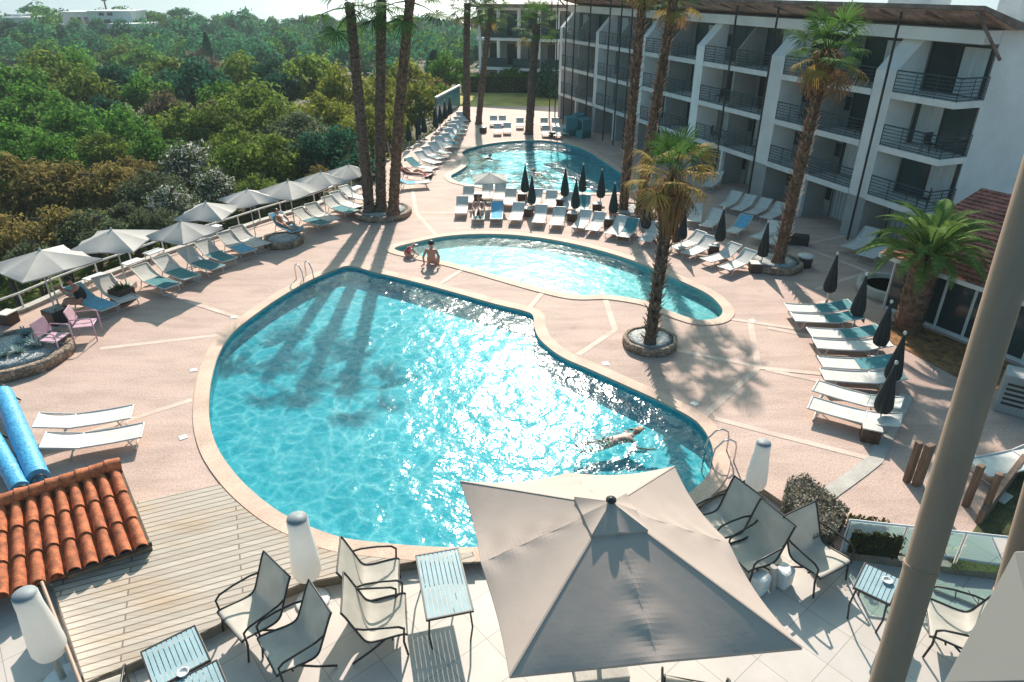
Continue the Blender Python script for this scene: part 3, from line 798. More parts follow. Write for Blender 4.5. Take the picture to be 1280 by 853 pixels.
for i, (p, cn_, d) in enumerate(OS):
    q = G(p[0], p[1], ZA); k = G(cn_[0], cn_[1], ZE); k.z = q.z; rz = math.atan2((k-q).y, (k-q).x)-PI/4; sd = (k-q).length*1.414
    lab = "pale grey square parasol by the railing, "+d
    if t0 is None:
        t0 = make_open(lab, "open grey parasols along the white railing", 2.5, ZE, ZA-ZE, M_parasol_grey, M_frame); t0.location = (q.x, q.y, 0); t0.rotation_euler = (0, 0, rz)
    else: dup(t0, (q.x, q.y, 0), rz, lab); w_ = min(1.0, max(.74, sd/2.45)); ob = [o for o in col.objects if o.get("label") == lab][0]; ob.scale = (w_, w_, 1)
q = G(612, 213, 1.75); dup(t0, (q.x, q.y, 0), R(8), "lone open grey square parasol between the far pools", "lone parasol", scale=.70)

# ---------- big taupe parasol over the terrace
M_big = mat("taupe_parasol_cloth", (.45, .355, .305), .85, .05, 1.2, (140, .05), .10, 5, .03, transl=.0)
bc = G(640+.188/1.0*0, 0, 0) if False else Vector((7.7*.188, 7.7*1.007, 0))
e = (Vector((.380, 1.281, 0))-Vector((-.118, 1.227, 0)))
bp = thing("terrace_parasol", "large taupe square parasol over the tiled terrace with dark finial", "parasol", (bc.x, bc.y, TZ), math.atan2(e.y, e.x))
ZB = 2.3-TZ; BH = .92
mesh_obj("canopy", canopy_mesh("canopy", M_big, 3.87, BH, 64, .07, .028, .022), bp).location = (0, 0, ZB)
vc = mesh_obj("vent", canopy_mesh("vent", M_big, .82, .22, 16, .03, .012), bp); vc.location = (0, 0, ZB+BH-.135)
mb = MB(); mb.tube([(0, 0, .1), (0, 0, ZB+BH+.08)], .04, 12); mb.build("pole", M_grey_metal, bp)
mb = MB(); mb.lathe([(.0, ZB+BH+.15), (.03, ZB+BH+.148), (.035, ZB+BH+.135), (.075, ZB+BH+.13), (.08, ZB+BH+.10), (.02, ZB+BH+.09)], 14); mb.build("finial", M_dark_metal, bp)
for k in range(8):
    a = k*PI/4; r = 3.87/2*(1.414 if k % 2 else 1)*.985
    mb = MB(); mb.tube([(0, 0, ZB+BH-.06), (r*math.cos(a), r*math.sin(a), ZB-.035)], .014, 6); mb.build("rib", M_grey_metal, bp)
for k in range(8):
    a = PI/4+k*PI/4; r = 3.87/2*(1.414 if k % 2 == 0 else .985)
    mb = MB(); n = 14
    for i in range(n):
        u0, u1 = .02+.98*i/n, .02+.98*(i+1)/n
        p0 = Vector((r*u0*math.cos(a), r*u0*math.sin(a), ZB+BH*(1-u0)+.004)); p1 = Vector((r*u1*math.cos(a), r*u1*math.sin(a), ZB+BH*(1-u1)+.004))
        s = Vector((-math.sin(a), math.cos(a), 0))*(.014 if k % 2 == 0 else .008)
        mb.quad(p0-s, p1-s, p1+s, p0+s); mb.quad(p0-s-Vector((0, 0, .008)), p0-s, p1-s, p1-s-Vector((0, 0, .008)))
    mb.build("seam", M_big, bp)
# the cloth hangs a little out of square
ey_ = (Vector((-.118, 1.227, 0))-Vector((-.004, .733, 0)))
rzb = bp.rotation_euler.z; c_, s_ = math.cos(-rzb), math.sin(-rzb)
lx = (7.7*e.length)/3.87; ly = Vector((ey_.x*c_-ey_.y*s_, ey_.x*s_+ey_.y*c_, 0))*7.7/3.87
for ch in bp.children:
    if ch.name.split(".")[0] in ("canopy", "vent", "rib", "seam"):
        for v in ch.data.vertices:
            x, y = v.co.x, v.co.y
            v.co.x = x*lx + y*ly.x; v.co.y = y*ly.y
mb = MB(); mb.box((0, 0, .06), (.9, .9, .12)); mb.build("base", M_concrete, bp, bevel=.02)

# ---------- wicker side tables
def make_side(label, group):
    t = thing("wicker_table", label, "side table", group=group)
    mb = MB(); mb.box((0, 0, .19), (.42, .42, .38)); mb.build("body", M_wicker, t, bevel=.015)
    mb = MB(); mb.box((0, 0, .396), (.45, .45, .03)); mb.build("table_top", M_sling, t, bevel=.006)
    return t
sides = [((598, 251), "beside the first two back-row loungers"), ((653, 251), "behind the near green parasol, back row"), ((660, 270), "in front of the first near green parasol"), ((701, 258), "mid back row between two loungers"),
         ((715, 276), "in the front row before the second near green parasol"), ((746, 264), "at the back row's end before the leaning palms"), ((761, 283), "in the front row before the leaning palms"), ((821, 291), "behind the yellowing palm trunk"),
         ((943, 340), "against the leaning palm's stone ring"), ((847, 301), "first past the yellowing palm"), ((891, 317), "second past the yellowing palm"), ((1086, 549), "under the loungers by the wooden posts"),
         ((604, 166), "at the lawn end, by the far palms"), ((690, 172), "at the lawn end, by the lone far palm"), ((536, 222), "at foot end of the long poolside row"), ((13, 404), "square brown box by the railing near the round flower planter")]
ts = None
for p, d in sides:
    q = G(*p); rz = R(U(-25, 5))
    if ts is None: ts = make_side("brown wicker side table "+d, "brown wicker side tables"); ts.location = q; ts.rotation_euler = (0, 0, rz)
    else: dup(ts, q, rz, "brown wicker side table "+d)
# white low tables along the railing
wt = None
for i, p in enumerate([(122, 357), (168, 338), (195, 325), (268, 294), (437, 247), (446, 243)]):
    q = G(*p); lab = "small white low table, %s along the railing, from the hut" % ORD[i]
    if wt is None:
        wt = thing("low_table", lab, "low table", q, ra, "white low tables by the railing")
        mb = MB(); mb.box((0, 0, .36), (.75, .42, .04)); mb.build("table_top", M_white, wt, bevel=.01)
        for x in (-.32, .32):
            for y in (-.16, .16):
                mb = MB(); mb.tube([(x, y, 0), (x, y, .34)], .018, 6); mb.build("leg", M_frame, wt)
    else: dup(wt, q, ra, lab)

# ---------- foreground sling chairs (facing +y)
def make_chair(label, group):
    t = thing("sling_chair", label, "chair", group=group)
    prof = [(.30, .405), (.26, .425), (.1, .40), (-.08, .365), (-.2, .365), (-.27, .42), (-.33, .56), (-.40, .73), (-.46, .88), (-.51, .98)]
    pts = []
    for i in range(len(prof)-1):
        p0 = prof[max(i-1, 0)]; p1 = prof[i]; p2 = prof[i+1]; p3 = prof[min(i+2, len(prof)-1)]
        for k in range(4):
            u = k/4
            pts.append(tuple(.5*((2*p1[a])+(p2[a]-p0[a])*u+(2*p0[a]-5*p1[a]+4*p2[a]-p3[a])*u*u+(3*p1[a]-p0[a]-3*p2[a]+p3[a])*u**3) for a in (0, 1)))
    pts.append(prof[-1])
    mb = MB(); wx = [-.345, -.18, 0, .18, .345]
    def S(p, x, off=0): return (x, p[0]-off, p[1]-.018*(1-(x/.345)**2)+off)
    for i in range(len(pts)-1):
        for a, b in zip(wx[:-1], wx[1:]):
            mb.quad(S(pts[i], a), S(pts[i+1], a), S(pts[i+1], b), S(pts[i], b), smooth=True)
    mb.build("sling", M_taupe, t)
    for x in (-.355, .355):
        mb = MB(); mb.tube([(x, p[0], p[1]) for p in pts[::2]]+[(x, *pts[-1])], .016, 7); mb.build("side_rail", M_dark_metal, t)
        mb = MB(); mb.tube([(x, -.37, .66), (x*1.1, -.25, .66), (x*1.14, .0, .655), (x*1.14, .2, .635), (x*1.12, .27, .58), (x*1.05, .25, .3), (x*1.03, .29, .012)], .016, 8); mb.build("armrest", M_dark_metal, t)
        mb = MB(); mb.tube([(x, .0, .37), (x*1.03, -.2, .2), (x*1.05, -.46, .012)], .016, 7); mb.build("leg", M_dark_metal, t)
    for q in ((.1, .34), (-.51, .98), (.3, .395)):
        mb = MB(); mb.tube([(-.355, *q), (.355, *q)], .013, 6); mb.build("crossbar", M_dark_metal, t)
    return t
CS = 1.24
chairs = [((335, 755), (276, 793), "facing the ashtray table, nearer the wooden deck"), ((386, 795), (318, 832), "facing the ashtray table, in front of its twin"),
          ((450, 728), (504, 722), "backed to the white lamp, nearer the pool"), ((456, 776), (513, 768), "backed to the white lamp, away from the pool"),
          ((918, 652), (884, 668), "under the parasol edge beside the white floor lamp"), ((950, 682), (908, 700), "in shade between the parasol edge and the pebble bed"),
          ((1006, 684), (1044, 714), "beside the pebble bed, facing the small slatted table"), ((1218, 790), (1166, 775), "beyond the balcony post, facing the small slatted table"),
          ((110, 905), (118, 850), "with only its seat edge showing by the deck corner"), ((868, 905), (866, 850), "under the parasol, only the rounded seat showing")]
ch0 = None
for b, f, d in chairs:
    zz = TZ+.38*CS
    A, B = G(b[0], b[1], zz), G(f[0], f[1], zz); dd = (B-A).normalized(); rz = math.atan2(dd.y, dd.x)-PI/2
    loc = A+dd*.27*CS; loc.z = TZ
    lab = "taupe sling armchair with dark frame "+d
    if ch0 is None: ch0 = make_chair(lab, "taupe sling armchairs on the terrace"); ch0.location = loc; ch0.rotation_euler = (0, 0, rz); ch0.scale = (CS,)*3
    else: dup(ch0, loc, rz, lab)

# ---------- slatted tables
M_table = mat("pale_slatted_top", (.27, .40, .44), .6, .08, 4, (50, .08), .1, 60, .003)
def make_table(label, corners, name="slatted_table"):
    zz = TZ+.78
    P = [G(x, y, zz) for x, y in corners]
    c = sum(P, Vector())/4; ex = ((P[1]-P[0])+(P[2]-P[3]))/2; ey = ((P[3]-P[0])+(P[2]-P[1]))/2
    wx, wy = ex.length, ey.length
    t = thing(name, label, "table", (c.x, c.y, TZ), math.atan2(ex.y, ex.x))
    mb = MB(); n = max(8, int(wx/.075)); stp = wx/n
    for k in range(n): mb.box((-wx/2+(k+.5)*stp, 0, .77), (stp*.84, wy-.04, .02))
    mb.build("slat_top", M_table, t)
    mb = MB()
    for s in (-1, 1):
        mb.box((0, s*(wy/2-.012), .765), (wx, .03, .045)); mb.box((s*(wx/2-.012), 0, .765), (.03, wy-.056, .045))
    mb.box((0, 0, .75), (wx-.06, .05, .02)); mb.build("rim", M_dark_metal, t, bevel=.004)
    for sx in (-1, 1):
        for sy in (-1, 1):
            mb = MB(); mb.tube([(sx*(wx/2-.06), sy*(wy/2-.06), .75), (sx*(wx/2-.03), sy*(wy/2-.03), .36), (sx*(wx/2-.07), sy*(wy/2-.05), 0)], .017, 7); mb.build("leg", M_dark_metal, t)
    return t, c
t1, c1 = make_table("pale slatted table by the wooden deck, holding a white ashtray", [(171, 818), (241, 782), (267, 824), (196, 860)])
t1b, _ = make_table("pale slatted table joined to the ashtray table at the picture's edge", [(198, 862), (268, 826), (296, 872), (222, 912)])
t2, _ = make_table("long pale slatted table in sun beside the pool edge and taupe parasol", [(515, 695), (568, 686), (598, 762), (537, 775)])
t3, c3 = make_table("small pale slatted table with ashtray behind the balcony post", [(1084, 704), (1128, 724), (1112, 756), (1063, 733)])
def ashtray(px, py, label):
    q = G(px, py, TZ+.79)
    mb = MB(); mb.lathe([(.0, .004), (.075, .004), (.09, .045), (.075, .045), (.06, .018), (0, .016)], 20)
    o = mb.build("ashtray", M_white); o.location = (q.x, q.y, TZ+.783); return tag(o, label, "ashtray")
ashtray(229, 842, "round white ashtray on the slatted table by the wooden deck")
ashtray(1109, 727, "round white ashtray on the small slatted table behind the balcony post")

# ---------- white floor lamps
def make_lamp(label, px_base, py_base, py_top, wpx, group):
    q = G(px_base, py_base, TZ); H = Zat(px_base, py_top, q.y)[1]-TZ
    t = thing("floor_lamp", label, "lamp", q, 0, group)
    k = H/1.3
    mb = MB(); mb.lathe([(0, .0), (.2*k, 0), (.2*k, .02*k), (.18*k, .03*k), (.03*k, .04*k)], 24); mb.build("base", M_white, t)
    mb = MB(); mb.lathe([(.035*k, .03*k), (.035*k, .42*k)], 12); mb.build("stem", M_concrete, t)
    mb = MB(); mb.lathe([(.04*k, .40*k), (.10*k, .405*k), (.14*k, .44*k), (.165*k, .52*k), (.165*k, .60*k), (.145*k, .85*k), (.12*k, 1.1*k), (.115*k, 1.28*k), (.105*k, 1.29*k)], 28); mb.build("shade", M_lamp, t)
    mb = MB(); mb.lathe([(0, 1.305*k), (.108*k, 1.3*k), (.112*k, 1.27*k), (.10*k, 1.265*k)], 28); mb.build("cap", M_lamp_top, t)
    return t
gl_ = "white terrace floor lamps"
make_lamp("white skittle-shaped floor lamp at the wooden deck's edge behind two chairs", 391, 752, 647, 0, gl_)
make_lamp("white skittle-shaped floor lamp below the tiled hut roof", 80, 850, 742, 0, gl_)
make_lamp("white skittle-shaped floor lamp beside the pool ladder and pebble bed", 938, 634, 553, 0, gl_)

# ---------- parasol weights by the right-hand chairs
wb = thing("parasol_weight", "white parasol weight blocks beside the taupe parasol corner and shaded chair", "parasol weight", G(968, 738, TZ), R(40))
for i, (x, y, z, s) in enumerate(((-.24, .2, .2, .34), (.25, .0, .2, .34))):
    mb = MB(); mb.box((x, y, z), (s, .3, .4)); mb.build("block", M_white, wb, bevel=.06)
mb = MB(); mb.tube([(0, .05, 0), (-.02, .1, .55)], .07, 10); mb.build("post", M_concrete, wb)

# ---------- pink armchairs
def make_pink(label):
    t = thing("pink_armchair", label, "chair", group="pink metal armchairs by the flower planter")
    mb = MB(); mb.box((0, 0, .42), (.5, .48, .03)); mb.build("seat", M_pink_metal, t, bevel=.012)
    mb = MB(); mb.box((0, -.27, .7), (.5, .03, .4), M=Matrix.Rotation(R(14), 3, 'X')); mb.build("backrest", M_pink_metal, t, bevel=.012)
    for x in (-.28, .28):
        mb = MB(); mb.tube([(x, .26, 0), (x, .26, .62), (x, .2, .66), (x, -.24, .66), (x, -.26, .6), (x, -.3, 0)], .018, 8); mb.build("leg", M_pink_metal, t)
    return t
pk = make_pink("pink metal armchair between planter and the woman's lounger"); q = G(112, 422); pk.location = q; pk.rotation_euler = (0, 0, R(-75)); pk.scale = (1.2,)*3
pq = G(74, 440); dup(pk, pq, R(-95), "pink metal armchair with patterned-looking back against the round flower planter")
# ================================================================== PALMS
L_fan = leaf_mat("fan_palm_leaf", (.045, .12, .025), (.12, .21, .05), .3)
L_fan_old = leaf_mat("yellowed_palm_leaf", (.26, .20, .05), (.42, .27, .08), .3)
L_fan_dead = leaf_mat("dead_palm_leaf", (.20, .105, .05), (.32, .18, .09), .2, .8)
L_pinn = leaf_mat("date_palm_leaf", (.06, .15, .03), (.20, .27, .07), .3)
def fan_frond(m, seed, droop, size=1.0):
    rnd = random.Random(seed); mb = MB(); pl = 1.0*size
    pet = [(0, 0, 0), (pl*.5, 0, .05), (pl, 0, .0)]
    mb.tube(pet, [.03, .022, .016], 5)
    n = 26
    for k in range(n):
        if rnd.random() < .08: continue
        a = R(-112)+R(224)*k/(n-1)+rnd.uniform(-.04, .04); ln = size*(1.0-.25*abs(a)/2)*rnd.uniform(.85, 1.1)
        d = Vector((math.cos(a), math.sin(a), 0)); s = Vector((-d.y, d.x, 0)); o = Vector((pl, 0, 0))
        w = .052*size; dz = droop*rnd.uniform(.6, 1.9)
        p0 = o+d*.05; p1 = o+d*ln*.55+Vector((0, 0, .04-.08*droop)); p2 = o+d*ln*.85+Vector((0, 0, -.10*dz-.05)); p3 = o+d*ln*(1.0-.12*droop)+Vector((0, 0, -.42*dz))
        mb.add([p0-s*w*.25, p0+s*w*.25, p1+s*w*.55, p1-s*w*.55, p2+s*w*.34, p2-s*w*.34, p3],
               [(0, 1, 2, 3), (3, 2, 4, 5), (5, 4, 6)])
    return mb.mesh("frond", m)
FAN = {"green": [fan_frond(L_fan, 1, .7), fan_frond(L_fan, 2, 1.0), fan_frond(L_fan, 3, .4)], "old": [fan_frond(L_fan_old, 4, 1.0), fan_frond(L_fan_old, 5, 1.3)], "dead": [fan_frond(L_fan_dead, 6, 1.4), fan_frond(L_fan_dead, 7, 1.2)]}
M_boot = leaf_mat("palm_boot_fibre", (.05, .03, .02), (.34, .23, .16), .0, .9)
def trunk_mesh(path, r0, r1, m, seed, rough=.10, boots=True, step=.11, boot=.10):
    rnd = random.Random(seed); path = [Vector(p) for p in path]
    def at(u):
        k = u*(len(path)-1); i = min(int(k), len(path)-2); return path[i].lerp(path[i+1], k-i)
    ln = sum((path[i+1]-path[i]).length for i in range(len(path)-1)); n = max(8, int(ln/step)); seg = 14
    vs = []; fs = []; mb = MB()
    for i in range(n+1):
        u = i/n; c = at(u); rr = r0+(r1-r0)*u
        if u < .06: rr *= 1+.5*(1-u/.06)**2
        for k in range(seg):
            q = 2*PI*k/seg; r_ = rr*(1+rnd.uniform(-rough, rough)+(.05 if i % 2 else -.03))
            vs.append(c+Vector((math.cos(q)*r_, math.sin(q)*r_, rnd.uniform(-.02, .02))))
    for i in range(n):
        for k in range(seg):
            k2 = (k+1) % seg; fs.append((i*seg+k, i*seg+k2, (i+1)*seg+k2, (i+1)*seg+k))
    mb.add(vs, fs, 0, True)
    if boots:
        for i in range(1, n):
            u = i/n; c = at(u); rr = r0+(r1-r0)*u
            for k in range(7):
                q = 2*PI*(k+.5*(i % 2))/7+rnd.uniform(-.25, .25)
                d = Vector((math.cos(q), math.sin(q), 0)); s = Vector((-d.y, d.x, 0)); b = boot*rnd.uniform(.5, 1.3)
                p = c+d*rr*.92
                mb.add([p-s*.05, p+s*.05, p+d*b+Vector((0, 0, b*1.0))+s*.02, p+d*b+Vector((0, 0, b*1.0))-s*.02, p+d*b*.3+Vector((0, 0, -b*.5))], [(0, 1, 2, 3), (0, 4, 1)], 1)
    return mb.mesh("trunk", [m, M_boot])
def fan_palm(label, base, top, r0, r1, size, nf, mix, m, zb=0.0, group="tall fan palms", seed=0, skirt=0.0, boots=True, lo=-55, boot=.1, hi=78):
    rnd = random.Random(seed)
    B = G(base[0], base[1], zb); tx, tz = Zat(top[0], top[1], B.y)
    t = thing("fan_palm", label, "palm tree", B, 0, group)
    T = Vector((tx-B.x, 0, tz-B.z)); mid = T*.5+Vector((-T.x*.06, 0, 0))
    mesh_obj("trunk", trunk_mesh([(0, 0, -.1), mid*.5+Vector((T.x*.0, 0, 0)), mid, (mid+T)*.5, T], r0, r1, m, seed, boots=boots, boot=boot), t)
    for k in range(nf):
        u = (k+.5)/nf; el = R(hi-(hi-lo)*(u**1.0)); az = k*2.39996+rnd.uniform(-.2, .2)
        x = rnd.random()
        kind = "green" if u < mix[0] else ("old" if u < mix[1] else "dead")
        o = mesh_obj("frond", rnd.choice(FAN[kind]), t)
        o.location = T+Vector((math.cos(az)*r1*.7, math.sin(az)*r1*.7, .15-.6*u*size))
        o.rotation_euler = Euler((rnd.uniform(-.35, .35), -el, az), 'XYZ')
        s = size*rnd.uniform(.85, 1.1); o.scale = (s, s, s)
    if skirt:
        mb = MB()
        for k in range(320):
            q = rnd.uniform(0, 2*PI); z0 = rnd.uniform(-.75, .1)*skirt; ln = rnd.uniform(.4, .9)*skirt*.6
            d = Vector((math.cos(q), math.sin(q), 0)); s = Vector((-d.y, d.x, 0))*.03
            f = (z0/skirt+.75)/.85; rr = r1*1.0+.05+.32*f*rnd.uniform(.6, 1.1)
            p = T+Vector((0, 0, z0))+d*(r1*.8); e_ = T+d*rr+Vector((0, 0, z0-ln*.7)); e2 = T+d*rr*.85+Vector((0, 0, z0-ln*1.3))
            mb.add([p-s, p+s, e_+s*1.3, e_-s*1.3, e2], [(0, 1, 2, 3), (3, 2, 4)])
        mb.build("frond_skirt", L_fan_dead, t)
    return t
fan_palm("tall upright fan palm of the three-palm planter, beside the railing end", (462, 263), (437, 3), .25, .20, 1.05, 8, (.96, .99), M_trunk, .3, seed=1, lo=-40, hi=22)
fan_palm("tall fan palm standing in the middle of the three-palm planter", (476, 262), (477, 0), .25, .20, 1.0, 7, (.96, .99), M_trunk, .3, seed=2, lo=-40, hi=22)
fan_palm("tall fan palm of the three-palm planter that leans toward the swimming pool", (491, 266), (513, -5), .25, .20, 1.0, 8, (.96, .99), M_trunk_red, .3, seed=3, lo=-40, hi=22)
fan_palm("tall upright fan palm by the lawn at the end of the long lounger row", (583, 152), (584, 4), .30, .24, 1.0, 22, (.93, .98), M_trunk, 0, seed=4, lo=-50)
fan_palm("slender fan palm by the lawn leaning away from its upright twin", (598, 155), (614, 10), .24, .19, .9, 20, (.93, .98), M_trunk, 0, seed=5, lo=-50)
fan_palm("fan palm behind the swimming pool in front of the far apartment building", (661, 168), (671, 30), .30, .26, .9, 18, (.93, .98), M_trunk, 0, seed=6, lo=-35)
fan_palm("shaggy leaning fan palm before the hotel, darker thinner one of the leaning two", (779, 263), (806, -30), .215, .17, .70, 18, (.75, .9), M_trunk_red, .2, seed=7, lo=-60, boot=.17)
fan_palm("shaggy fan palm leaning hardest toward the hotel, second of the leaning two", (799, 268), (843, -6), .215, .17, .72, 18, (.75, .9), M_trunk_red, .2, seed=8, lo=-60, boot=.17)
fan_palm("leaning shaggy fan palm in the stone ring on the shadow's edge, orange skirt", (972, 328), (1036, 62), .215, .165, .80, 28, (.6, .75), M_trunk_red, .25, seed=9, skirt=.7, lo=-75, boot=.17)
fan_palm("short fan palm with yellowing fronds and thick brown skirt between the two pools", (812, 428), (843, 219), .165, .165, .66, 28, (.30, .8), M_trunk, .25, group="yellowing palm between the pools", seed=10, skirt=1.6, lo=-52, boot=.15)

# feathery date palm by the pavilion
def pinnate(seed, ln=2.3):
    rnd = random.Random(seed); mb = MB(); n = 44; pts = []
    for k in range(n+1):
        u = k/n; pts.append(Vector((ln*(u-.16*u*u), 0, .55*u-1.15*u*u*u*.95)))
    mb.tube(pts[::4], [.035*(1-.8*i/(n/4)) for i in range(len(pts[::4]))], 5)
    for k in range(4, n):
        t = (pts[k+1]-pts[k-1]).normalized(); u = k/n; l = .52*math.sin(PI*min(1, u*.86+.12))*rnd.uniform(.85, 1.1)
        for s in (-1, 1):
            sd = Vector((0, s, 0)); d = (t*.75+sd*.8+Vector((0, 0, .35))).normalized(); w = t*.022
            p = pts[k]; q = p+d*l*.6; e_ = p+d*l+Vector((0, 0, -.09))
            mb.add([p-w, p+w, q+w, q-w, e_], [(0, 1, 2, 3), (3, 2, 4)])
    return mb.mesh("frond", L_pinn)
PIN = [pinnate(1), pinnate(2), pinnate(3)]
B = G(1133, 412); tx, tz = Zat(1160, 318, B.y)
dp = thing("date_palm", "thick-trunked feathery date palm by the glass pavilion and bark mulch", "palm tree", B, 0)
T = Vector((tx-B.x, 0, tz))
mesh_obj("trunk", trunk_mesh([(0, 0, -.1), T*.5, T], .40, .42, M_trunk_red, 20, .10, True, .09, .13), dp)
rnd = random.Random(5)
for k in range(42):
    u = (k+.5)/42; el = R(80-95*u); az = k*2.39996
    o = mesh_obj("frond", rnd.choice(PIN), dp); o.location = T+Vector((math.cos(az)*.2, math.sin(az)*.2, .2-.3*u)); o.rotation_euler = Euler((rnd.uniform(-.3, .3), -el*.8, az), 'XYZ')
    s = rnd.uniform(.74, .92); o.scale = (s,)*3

# ---------- stone planters
def planter(label, px, py, r, h, matf=M_gravel, ry=None, plants=0, seed=0):
    q = G(px, py); t = thing("stone_planter", label, "planter", q, 0, "round stone planters")
    mb = MB(); rnd = random.Random(seed); jit = [rnd.uniform(.97, 1.03) for _ in range(48)]
    prof = [(r, 0), (r*1.0, h*.85), (r*.985, h), (r*.86, h), (r*.85, h-.06)]
    mb.lathe(prof, 48, rfun=lambda a, z: 1+.015*math.sin(a*9)); mb.build("stone_ring", M_stone, t)
    mb = MB(); mb.lathe([(0, h+.0), (r*.5, h-.01), (r*.87, h-.04)][::-1], 40); mb.build("gravel_fill", matf, t)
    return t
planter("big stone planter ring around the three tall palms", 478, 268, 1.42, .26)
planter("stone ring around the two leaning palms before the hotel", 791, 268, 1.15, .28)
planter("stone ring around the yellowing short palm", 812, 431, .84, .26)
planter("stone ring around the single leaning palm at the shadow's edge", 968, 333, 1.05, .28)
planter("small round stone planter with pale gravel beside the sunbather", 355, 305, .82, .30)
pf = planter("large stone planter with blue-green succulents by the pink armchairs", 22, 448, 1.55, .32)
L_succ = leaf_mat("succulent_leaf", (.18, .30, .30), (.40, .48, .46), .15)
rnd = random.Random(8)
q0 = G(22, 448)
for k in range(12):
    a = rnd.uniform(0, 2*PI); rr = 1.15*math.sqrt(rnd.random()); mb = MB()
    for j in range(60):
        d = Vector((rnd.gauss(0, 1), rnd.gauss(0, 1), abs(rnd.gauss(0, 1))+.2)).normalized(); s = d.cross(Vector((0, 0, 1))).normalized()*.035; l = rnd.uniform(.12, .3)
        mb.add([-s, s, d*l+s*.6, d*l*1.2-s*.0, d*l-s*.6], [(0, 1, 2, 3, 4)])
    o = mb.build("succulent", L_succ); o.location = (q0.x+rr*math.cos(a), q0.y+rr*math.sin(a)*.9, .30)
    tag(o, "blue-green succulent clump among white gravel in the large stone planter", "succulent", "succulents in the large stone planter")
# potted plant under the second parasol and dark cube at the woman's feet
for (px, py, lab, nm) in ((155, 376, "square pot with low green plant under the second railing parasol", "plant_pot"), (74, 402, "dark square parasol base block by the round flower planter", "parasol_block")):
    t = thing(nm, lab, "pot" if nm == "plant_pot" else "parasol base", G(px, py), ra)
    mb = MB(); mb.box((0, 0, .24), (.62, .62, .48)); mb.build("body", M_dark_metal if nm != "plant_pot" else M_wicker, t, bevel=.02)
    if nm == "plant_pot":
        mb = MB()
        for j in range(90):
            d = Vector((rnd.gauss(0, 1), rnd.gauss(0, 1), abs(rnd.gauss(0, 1))+.3)).normalized(); s = d.cross(Vector((0, 0, 1))).normalized()*.03; o_ = Vector((rnd.uniform(-.25, .25), rnd.uniform(-.25, .25), .46))
            mb.add([o_-s, o_+s, o_+d*.16+s*.3, o_+d*.2], [(0, 1, 2, 3)])
        mb.build("foliage", leaf_mat("pot_leaf", (.04, .09, .03), (.10, .16, .05)), t)
    else:
        mb = MB(); mb.tube([(0, 0, .48), (0, 0, 1.6)], .025, 8); mb.build("pole", M_frame, t)

# ---------- railing at the wood's edge
rail_px = [(-60, 425), (-12, 404), (31, 388), (80, 366), (124, 348), (166, 333), (206, 318), (254, 302), (300, 287), (326, 278), (352, 270), (394, 258), (420, 247), (440, 236)]
RP = [G(*p) for p in rail_px]
fr = thing("white_railing", "long white tube railing with posts along the edge of the wood", "railing", RP[0])
mb = MB(); mb.tube([p-RP[0]+Vector((0, 0, .64)) for p in RP], .04, 8); mb.build("handrail", M_white, fr)
for p in RP:
    mb = MB(); mb.tube([p-RP[0], p-RP[0]+Vector((0, 0, .62))], .03, 8); mb.build("post", M_white, fr)
mb = MB()
for a, b in zip(RP[:-1], RP[1:]):
    d = (b-a); n_ = Vector((-d.y, d.x, 0)).normalized()*.16
    mb.prism([a-RP[0]+n_, b-RP[0]+n_, b-RP[0]-n_, a-RP[0]-n_], (0, 0, .12))
mb.build("kerb", M_concrete, fr)
# glass windbreak far along the row
A, Bv, Cv = G(545, 163), G(548, 143), G(575, 128)
wbk = thing("glass_windbreak", "blue-green glass windbreak with white top edge beyond the long lounger row", "windbreak", A)
for a, b, h in ((G(546, 150), G(575, 132), .0),):
    mb = MB(); d = b-a; n_ = Vector((-d.y, d.x, 0)).normalized()*.03
    mb.prism([a-A+n_, b-A+n_, b-A-n_, a-A-n_], (0, 0, 1.7)); mb.build("panel", mat("teal_panel", (.03, .15, .20), .2, .1, 1), wbk)
    mb = MB(); mb.prism([a-A+n_*3+Vector((0, 0, 1.7)), b-A+n_*3+Vector((0, 0, 1.7)), b-A-n_*3+Vector((0, 0, 1.7)), a-A-n_*3+Vector((0, 0, 1.7))], (0, 0, .12)); mb.build("top_rail", M_white, wbk)

# ---------- tiled hut roof
zr, ze = .80, .24
r0, r1 = G(0, 633, zr), G(150, 584.5, zr); e0, e1 = G(0, 746, ze), G(187, 681, ze)
hut = thing("tiled_roof_hut", "low hut with orange barrel-tile roof beside the wooden deck", "hut", (r1.x, r1.y, 0))
O_ = Vector((r1.x, r1.y, 0))
NC = 8.6
def Rf(c, u):      # c columns from the right-hand verge, u down the slope
    a = r1+(r0-r1)*(c/NC); b = e1+(e0-e1)*(c/NC); return a.lerp(b, u)-O_
mb = MB(); NT = 3; cols = 15
for c in range(cols):
    for k in range(NT):
        u0, u1 = k/NT-.02, (k+1)/NT+.035
        cc = .5+c; ups = []
        for (u, lift, wd_) in ((u0, .0, .36), (u1, .04, .43)):
            ring = []
            for s in range(9):
                q = PI*s/8; off = math.cos(q)*wd_
                p = Rf(cc+off, u); p = p+Vector((0, 0, math.sin(q)*.13+lift)); ring.append(p)
            ups.append(ring)
        vs = ups[0]+ups[1]; fs = [(s, s+1, 9+s+1, 9+s) for s in range(8)]
        mb.add(vs, fs, 0, True)
        inner = [p+Vector((0, 0, -.022)) for p in ups[1]]
        mb.add(ups[1]+inner, [(s, s+1, 9+s+1, 9+s) for s in range(8)])
        # pan between
        ring0 = []; ring1 = []
        for s in range(5):
            q = PI*s/4; off = math.cos(q)*.5
            ring0.append(Rf(c+1+off, u0)+Vector((0, 0, .03-math.sin(q)*.05))); ring1.append(Rf(c+1+off, u1)+Vector((0, 0, .05-math.sin(q)*.05)))
        mb.add(ring0+ring1, [(s, s+1, 5+s+1, 5+s) for s in range(4)], 0, True)
